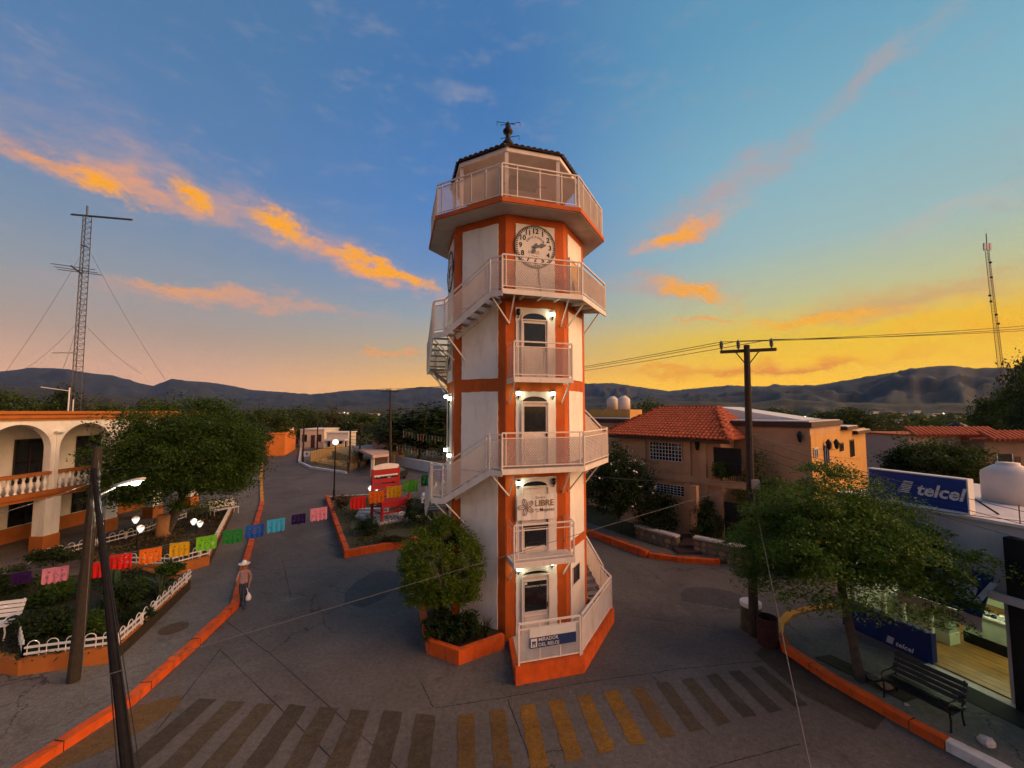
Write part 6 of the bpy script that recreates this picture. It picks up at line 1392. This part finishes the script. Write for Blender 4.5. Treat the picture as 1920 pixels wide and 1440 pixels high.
for dx in (-.85, 0, .85): q.box(c.x + dx - .25, c.x + dx + .25, c.y - .2, c.y + .2, c.z - 1.2, c.z + 1.0)
q.build('panel_antennas', FWHITE, ms2)
for px, py in ((1857, 492), (1859, 520), (1856, 554), (1858, 565), (1868, 590), (1872, 607)): c = A(px, py, 119); MB().ball(c, .36, 8, 6, .9).build('dish', BLACK, ms2)
def far_pole(px, pyt, pyb_, Y, label, arm=.9, tilt=0):
    b_ = A(px, 800, Y); t_ = A(px - tilt, pyt, Y); r = root('utility_pole', (b_.x, Y, 0), label, 'utility pole'); MB().bar((b_.x, Y, -.05), t_, .16, n=8, w2=.11).build('mast', WOOD, r)
    if arm:
        MB().bar(t_ - Vector((arm, 0, .15)), t_ + Vector((arm, 0, -.15)), .10).build('crossarm', WOOD, r)
        for s in (-.9, 0, .9): MB().lathe([(.03, 0), (.07, .06), (.05, .25), (.02, .3)], t_ + Vector((s * arm, 0, -.1)), 8).build('insulator', INS, r)
    return r
far_pole(734, 732, 800, 45, 'tall far pole with crossarm left of the tower', .95, 2); far_pole(570, 800, 872, 60, 'thin pole at the street bend sign', 0); far_pole(596, 787, 840, 80, 'thin far pole before the cream house', 0); far_pole(657, 806, 882, 54, 'dark pole at the embankment corner', 0); far_pole(673, 795, 880, 56, 'tilted pole with curved twin arm behind the embankment', 1.1, -6); far_pole(513, 780, 830, 90, 'thin far pole by the white gabled house', 0)
for i in range(4): cable(A(657, 812 + 6 * i, 54), A(735, 775 + 12 * i, 45), .5, ('topmost', 'second', 'third', 'lowest')[i] + ' sagging cable from the embankment pole to the tall far pole', WIRE, .02)
cable(A(657, 830, 54), A(530, 815, 75), .6, 'sagging cable across the far street to the orange house', WIRE, .02); cable(A(657, 836, 54), A(570, 838, 60), .3, 'sagging cable between the two poles at the bend', WIRE, .02)
sgn_ = root('street_sign', (*G(566, 872)[:2], 0), 'small white street sign at the bend', 'sign'); c = A(576, 852, 59.5); MB().box(c.x - .45, c.x + .45, 59.4, 59.45, c.z - .3, c.z + .45).build('plate', FWHITE, sgn_); MB().bar((c.x, 59.5, 0), (c.x, 59.5, c.z + .3), .04, n=6).build('post', DSTEEL, sgn_); MB().box(c.x - .12, c.x + .12, 59.38, 59.398, c.z - .05, c.z + .25).build('mark', BLACK, sgn_)

# ================================================================== GIANT RED CHAIR
RED = pbr('red chair paint', (.33, .009, .011), .5, .12, 3, 0, 0, .35, (.22, .01, .01), .35)
f0, f1 = G(716, 978, .3), G(766, 968, .3); uc = (f1 - f0); uc.z = 0; wc = uc.length; uc.normalize(); vc = Vector((-uc.y, uc.x, 0))
def TCH(x, y, z): return tuple(Vector((f0.x, f0.y, 0)) + uc * x + vc * y + Vector((0, 0, z)))
ch = root('giant_chair', f0, 'giant red wooden chair with white scalloped crest on the median', 'chair'); D_ = 1.5
struct(MB(TCH).box(-.6, wc + .9, -.5, D_ + .5, .15, .30).build('chair_slab', CONC))
for x in (0, wc):
    MB(TCH).box(x - .07, x + .07, -.07, .07, .3, 3.0 if False else 1.45).build('front_leg', RED, ch); MB(TCH).box(x - .07, x + .07, D_ - .07, D_ + .07, .3, 3.55).build('back_leg', RED, ch)
    MB(TCH).box(x - .05, x + .05, .071, D_ - .071, .75, .85).build('side_stretcher', RED, ch); MB(TCH).box(x - .12, x + .12, -.15, D_ - .071, 1.95, 2.03).build('armrest', RED, ch); MB(TCH).box(x - .06, x + .06, -.06, .06, 1.56, 1.949).build('arm_post', RED, ch)
MB(TCH).box(.071, wc - .071, -.05, .05, .75, .86).build('front_stretcher', RED, ch); MB(TCH).box(.071, wc - .071, D_ - .05, D_ + .05, .95, 1.05).build('back_stretcher', RED, ch)
MB(TCH).box(-.12, wc + .12, -.12, D_ - .08, 1.451, 1.56).build('seat', RED, ch); MB(TCH).box(-.08, wc + .08, -.10, -.071, 1.15, 1.45).build('apron', RED, ch)
for z in (1.75, 2.15, 2.55): MB(TCH).box(.072, wc - .072, D_ - .04, D_ + .04, z, z + .30).build('back_slat', RED, ch)
MB(TCH).box(.072, wc - .072, D_ - .05, D_ + .05, 3.12, 3.5).build('top_slat', RED, ch)
q = MB(TCH); N = 18; P_ = [(.0, 3.5)] + [(wc * i / N, 3.72 + .14 * math.sin(math.pi * i / N) + .05 * abs(math.sin(i * math.pi / 2.0 + .6))) for i in range(N + 1)] + [(wc, 3.5)]; n = len(P_)
q.add([(x, D_ - .03, z) for x, z in P_] + [(x, D_ + .03, z) for x, z in P_], [tuple(range(n)), tuple(range(2 * n - 1, n - 1, -1))] + [(i, (i + 1) % n, (i + 1) % n + n, i + n) for i in range(n)]); q.build('crest', FWHITE, ch)
q = MB(TCH); P_ = [(.08, 3.12)] + [(.08 + (wc - .16) * i / N, 3.04 - .05 * (i % 2)) for i in range(N + 1)] + [(wc - .08, 3.12)]; n = len(P_)
q.add([(x, D_ - .052, z) for x, z in P_] + [(x, D_ - .02, z) for x, z in P_], [tuple(range(n)), tuple(range(2 * n - 1, n - 1, -1))] + [(i, (i + 1) % n, (i + 1) % n + n, i + n) for i in range(n)]); q.build('scallop_trim', FWHITE, ch)
# steps beside the chair
stp = root('concrete_steps', (*G(685, 985, .2)[:2], .2), 'pale concrete steps left of the red chair', 'steps'); c = G(690, 975, .2)
for i in range(3): MB().box(c.x - 1.1, c.x + .9, c.y + .5 + .4 * i, c.y + .9 + .4 * i - .002, .2, .35 + .14 * i).build('step', CONC, stp)

# ================================================================== CARS
def car(loc, rz, paint, label):
    r = root('parked_car', loc, label, 'car'); M_ = Matrix.Translation(loc) @ Matrix.Rotation(rz, 4, 'Z'); T = lambda x, y, z: tuple(M_ @ Vector((x, y, z)))
    prof = [(-2.1, .35), (-2.15, .62), (-2.05, .88), (-1.3, .95), (-.75, 1.38), (.55, 1.42), (1.35, 1.0), (2.05, .90), (2.12, .6), (2.05, .35)]; n = len(prof); q = MB(T)
    def hw(z): return .85 if z < 1 else .85 - (z - 1) * .45
    q.add([(x, -hw(z), z) for x, z in prof] + [(x, hw(z), z) for x, z in prof], [tuple(range(n)), tuple(range(2 * n - 1, n - 1, -1))] + [(i, (i + 1) % n, (i + 1) % n + n, i + n) for i in range(n)]); q.build('body', paint, r)
    for s in (-1, 1):
        for x0, x1, xa, xb in ((-1.12, -.22, -.72, -.22), (-.14, 1.15, -.14, .5)):
            q = MB(T); q.add([(x0, s * .862, .98), (x1, s * .862, .98), (xb, s * .712, 1.34), (xa, s * .712, 1.34), (x0, s * .84, .98), (x1, s * .84, .98), (xb, s * .69, 1.34), (xa, s * .69, 1.34)], [(0, 1, 2, 3), (7, 6, 5, 4), (0, 4, 5, 1), (1, 5, 6, 2), (2, 6, 7, 3), (3, 7, 4, 0)]); q.build('side_window', GLASS, r)
        MB(T).box(-2.17, -2.06, s * .62 - .17, s * .62 + .17, .60, .76).build('headlight', pbr('headlight lens', (.6, .6, .58), .2), r); MB(T).box(2.04, 2.14, s * .62 - .15, s * .62 + .15, .62, .80).build('tail_light', PETAL_R, r)
        for x in (-1.3, 1.3):
            Tw = lambda a, b, c, x=x, s=s: T(x + a, s * (.80 + c) , .32 + b); w_ = MB(Tw).lathe([(.2, -.09), (.30, -.09), (.32, -.05), (.32, .05), (.30, .09), (.2, .09)], (0, 0, 0), 20).build('wheel', RUBBER, r); MB(Tw).lathe([(.02, -.06), (.2, -.07), (.2, .07), (.05, .075), (.02, .075)], (0, 0, 0), 10).build('rim', pbr('alloy', (.4, .4, .4), .3, .1, 3, 0, .8), w_)
    q = MB(T); q.add([(-1.26, -.72, .99), (-1.26, .72, .99), (-.78, .62, 1.365), (-.78, -.62, 1.365), (-1.30, -.72, .99), (-1.30, .72, .99), (-.83, .62, 1.37), (-.83, -.62, 1.37)], [(0, 1, 2, 3), (7, 6, 5, 4), (0, 4, 5, 1), (1, 5, 6, 2), (2, 6, 7, 3), (3, 7, 4, 0)]); q.build('windscreen', GLASS, r); return r
c = G(800, 955); car((c.x + 1.4, c.y + 1.6, 0), R(12), pbr('white car paint', (.70, .68, .66), .25, .03, 2, 0, 0, .5), 'white parked car half hidden behind the tower stairs'); c = G(722, 905); car((c.x + .4, c.y + 1.5, 0), R(80), pbr('black car paint', (.02, .02, .022), .25, .1, 2, 0, 0, .5), 'black parked car behind the giant red chair')

# ================================================================== PEOPLE
SKIN = pbr('skin', (.30, .16, .10), .6, .05, 5); JEAN = pbr('blue jeans', (.035, .045, .075), .85, .2, 12); SHIRT = pbr('pink checked shirt', (.32, .19, .18), .85, .35, 26); DSH = pbr('dark shirt', (.05, .045, .05), .85, .2, 12); STRAW = pbr('pale straw hat', (.74, .68, .58), .8, .08, 12); LEATHER = pbr('dark leather', (.02, .015, .012), .6, .2, 6)
def skin_fig(V_, E_, Rr, lvl=2, rootv=0):
    me = bpy.data.meshes.new('figure'); me.from_pydata([tuple(v) for v in V_], E_, []); o = bpy.data.objects.new('figure', me); COL.objects.link(o)
    sk = o.modifiers.new('s', 'SKIN'); sk.use_smooth_shade = True
    if not me.skin_vertices: me.skin_vertices.new() if hasattr(me.skin_vertices, 'new') else None
    for i, rr in enumerate(Rr): d = me.skin_vertices[0].data[i]; d.radius = (rr, rr) if not hasattr(rr, '__len__') else rr; d.use_root = (i == rootv)
    su = o.modifiers.new('u', 'SUBSURF'); su.levels = lvl
    m = bpy.data.meshes.new_from_object(o.evaluated_get(bpy.context.evaluated_depsgraph_get())); vs = [tuple(v.co) for v in m.vertices]; fs = [tuple(p.vertices) for p in m.polygons]
    bpy.data.objects.remove(o); bpy.data.meshes.remove(m); bpy.data.meshes.remove(me); return vs, fs
def person(loc, rz, h, label, top, legs, hat=None, stride=.16, arms=((.06, .12), (.02, -.08)), hairm=LEATHER, bag=None):
    s = h / 1.72; M_ = Matrix.Translation(loc) @ Matrix.Rotation(rz, 4, 'Z') @ Matrix.Scale(s, 4)
    Vt = [(0, 0, .95), (0, 0, 1.12), (0, .01, 1.30), (0, .01, 1.42), (0, 0, 1.50), (0, -.015, 1.58), (0, -.02, 1.68),
          (.09, 0, .90), (.10, -stride * .5, .50), (.10, -stride * .75, .10), (.10, -stride * .75 - .15, .04), (-.09, 0, .90), (-.10, stride * .45, .50), (-.10, stride * 1.1, .12), (-.10, stride * 1.1 - .14, .05),
          (.17, .01, 1.39), (.23, arms[0][0], 1.13), (.22, arms[0][1] - .12, .92), (-.17, .01, 1.39), (-.23, arms[1][0], 1.13), (-.23, arms[1][1] - .10, .90)]
    Ed = [(0, 1), (1, 2), (2, 3), (3, 4), (4, 5), (5, 6), (0, 7), (7, 8), (8, 9), (9, 10), (0, 11), (11, 12), (12, 13), (13, 14), (3, 15), (15, 16), (16, 17), (3, 18), (18, 19), (19, 20)]
    Rr = [(.155, .11), (.145, .10), (.165, .11), (.13, .085), .055, (.075, .088), (.07, .085), .088, .062, .042, .038, .088, .062, .042, .038, .062, .046, .032, .062, .046, .032]
    for hi, sx in ((17, 1), (20, -1)):
        hx, hy, hz = Vt[hi]; pm = len(Vt); Vt.append((hx, hy - .02, hz - .06)); Ed.append((hi, pm)); Rr.append((.034, .018))
        for k in range(4): a_ = len(Vt); Vt.append((hx - sx * .004, hy - .045 + .02 * k, hz - .115)); Vt.append((hx - sx * .02, hy - .045 + .02 * k, hz - .15 - .008 * (1 if k in (1, 2) else 0))); Ed += [(pm, a_), (a_, a_ + 1)]; Rr += [.009, .008]
        a_ = len(Vt); Vt.append((hx - sx * .02, hy - .065, hz - .08)); Vt.append((hx - sx * .03, hy - .075, hz - .11)); Ed += [(pm, a_), (a_, a_ + 1)]; Rr += [.010, .009]
    vs, fs = skin_fig(Vt, Ed, Rr); r = root('person', loc, label, 'person'); me = bpy.data.meshes.new('body'); me.from_pydata([tuple(M_ @ Vector(v)) for v in vs], [], fs); me.update()
    o = put('body', me, [SKIN, top, legs, LEATHER], r, smooth=True); idx = []
    for f in fs:
        c = sum((Vector(vs[i]) for i in f), Vector()) / len(f); arm = abs(c.x) > .185 and c.z < 1.4
        idx.append(3 if c.z < .075 else 0 if c.z > 1.475 or (arm and c.z < 1.10 and c.z > .7) else 1 if (c.z > .97 or arm) else 2)
    me.polygons.foreach_set('material_index', idx)
    T = lambda x, y, z: tuple(M_ @ Vector((x, y, z)))
    hr = MB(T); hr.ball((0, .012, 1.665), .092, 12, 8, 1.08); hr.build('hair', hairm, r, smooth=True)
    f = MB(T); f.add([(-.014, -.09, 1.60), (.014, -.09, 1.60), (0, -.122, 1.605), (0, -.094, 1.655)], [(0, 2, 1), (0, 3, 2), (1, 2, 3)]); f.build('nose', SKIN, r)
    for sx in (-1, 1): MB(T).ball((sx * .032, -.094, 1.648), .011, 8, 6).build('eye', LEATHER, r); MB(T).ball((sx * .092, .0, 1.62), .022, 8, 6, 1.4).build('ear', SKIN, r)
    f = MB(T); f.bar((-.025, -.098, 1.567), (.025, -.098, 1.567), .008, .008); f.build('mouth', PETAL_R, r)
    if hat: MB(T).lathe([(.02, .14), (.065, .145), (.088, .10), (.10, .02), (.19, .005), (.21, .03), (.212, .022), (.18, -.01), (.10, -.005), (.02, -.005)], (0, -.01, 1.705), 20).build('hat', hat, r, smooth=True)
    if bag: bag(T, r)
    return r
def bagf(T, r): MB(T).box(-.13, .13, .10, .22, 1.0, 1.36).build('backpack', LEATHER, r)
pl2 = G(455, 1139); person((pl2.x, pl2.y, 0), R(20), 1.66, 'person in white hat, pink shirt and jeans walking beside the orange kerb', SHIRT, JEAN, STRAW, .20, ((.10, .02), (-.06, .14)))
w_ = A(466, 1118, 16.2); pbg = root('plastic_bag', (w_.x, w_.y, w_.z - .16), 'small white plastic bag carried by the walking person', 'bag'); MB().lathe([(.03, .0), (.09, .03), (.10, .12), (.06, .22), (.02, .30)], (w_.x, w_.y, w_.z - .16), 10).build('sack', FWHITE, pbg, smooth=True); MB().tube([(w_.x - .02, w_.y, w_.z + .12), (w_.x - .06, w_.y + .02, w_.z + .22), (w_.x - .10, w_.y + .03, w_.z + .3)], .012, 5).build('handle', FWHITE, pbg)
p1 = G(659, 886); person((p1.x, p1.y - 1.0, 0), R(160), 1.70, 'person in dark clothes standing by the embankment pole', DSH, JEAN, None, .06); p1 = G(676, 884); person((p1.x, p1.y - .6, 0), R(200), 1.66, 'person in dark clothes standing right of the embankment pole', DSH, LEATHER, None, .05)
# tree pit clutter
for i, (px, py, m, lb) in enumerate(((1660, 1290, STONE[1], 'crumpled pale sack at the foot of the street tree'), (1640, 1275, STONE[2], 'grey rubble lump beside the street tree'), (1700, 1322, CONC, 'small white litter piece under the black bench'), (1850, 1395, CONC, 'pale concrete block lying by the kerb at lower right'))):
    p = G(px, py, .13); q = MB(); rg = random.Random(i + 3); N = 8
    for z, r_ in ((0, .9), (.5, 1.0), (.85, .7), (1, .25)): q.v += [(p.x + .16 * (1 if i != 2 else .35) * r_ * rg.uniform(.7, 1.2) * math.cos(2 * math.pi * j / N), p.y + .15 * (1 if i != 2 else .35) * r_ * rg.uniform(.7, 1.2) * math.sin(2 * math.pi * j / N), .13 + .15 * (1 if i != 2 else .3) * z) for j in range(N)]
    q.f = [(a_ * N + j, a_ * N + (j + 1) % N, (a_ + 1) * N + (j + 1) % N, (a_ + 1) * N + j) for a_ in range(3) for j in range(N)] + [tuple(range(3 * N, 4 * N)), tuple(range(N - 1, -1, -1))]
    tag(q.build('litter' if i != 3 else 'concrete_block', m, None, p), lb, 'litter' if i != 3 else 'block')
struct(MB().prism([(9.2, 12.9), (9.75, 13.0), (10.65, 11.2), (10.1, 11.0)], .131, .16).build('tree_pit', SOIL))

# ================================================================== HAZE
hz = MB().box(-4800, 4800, -2100, 4800, -3.2, 500).build('haze', None or bpy.data.materials.new('valley haze'))
hm = hz.data.materials[0]; hm.use_nodes = True; t = NT(hm.node_tree); pv = t.add('ShaderNodeVolumePrincipled'); pv.inputs['Color'].default_value = (.30, .46, 1.0, 1); pv.inputs['Density'].default_value = 4.4e-5; pv.inputs['Anisotropy'].default_value = 0.0
oo = t.add('ShaderNodeOutputMaterial'); t.l.new(pv.outputs[0], oo.inputs['Volume']); hz['kind'] = 'stuff'; hz['label'] = 'thin evening haze over the valley'; hz['category'] = 'haze'
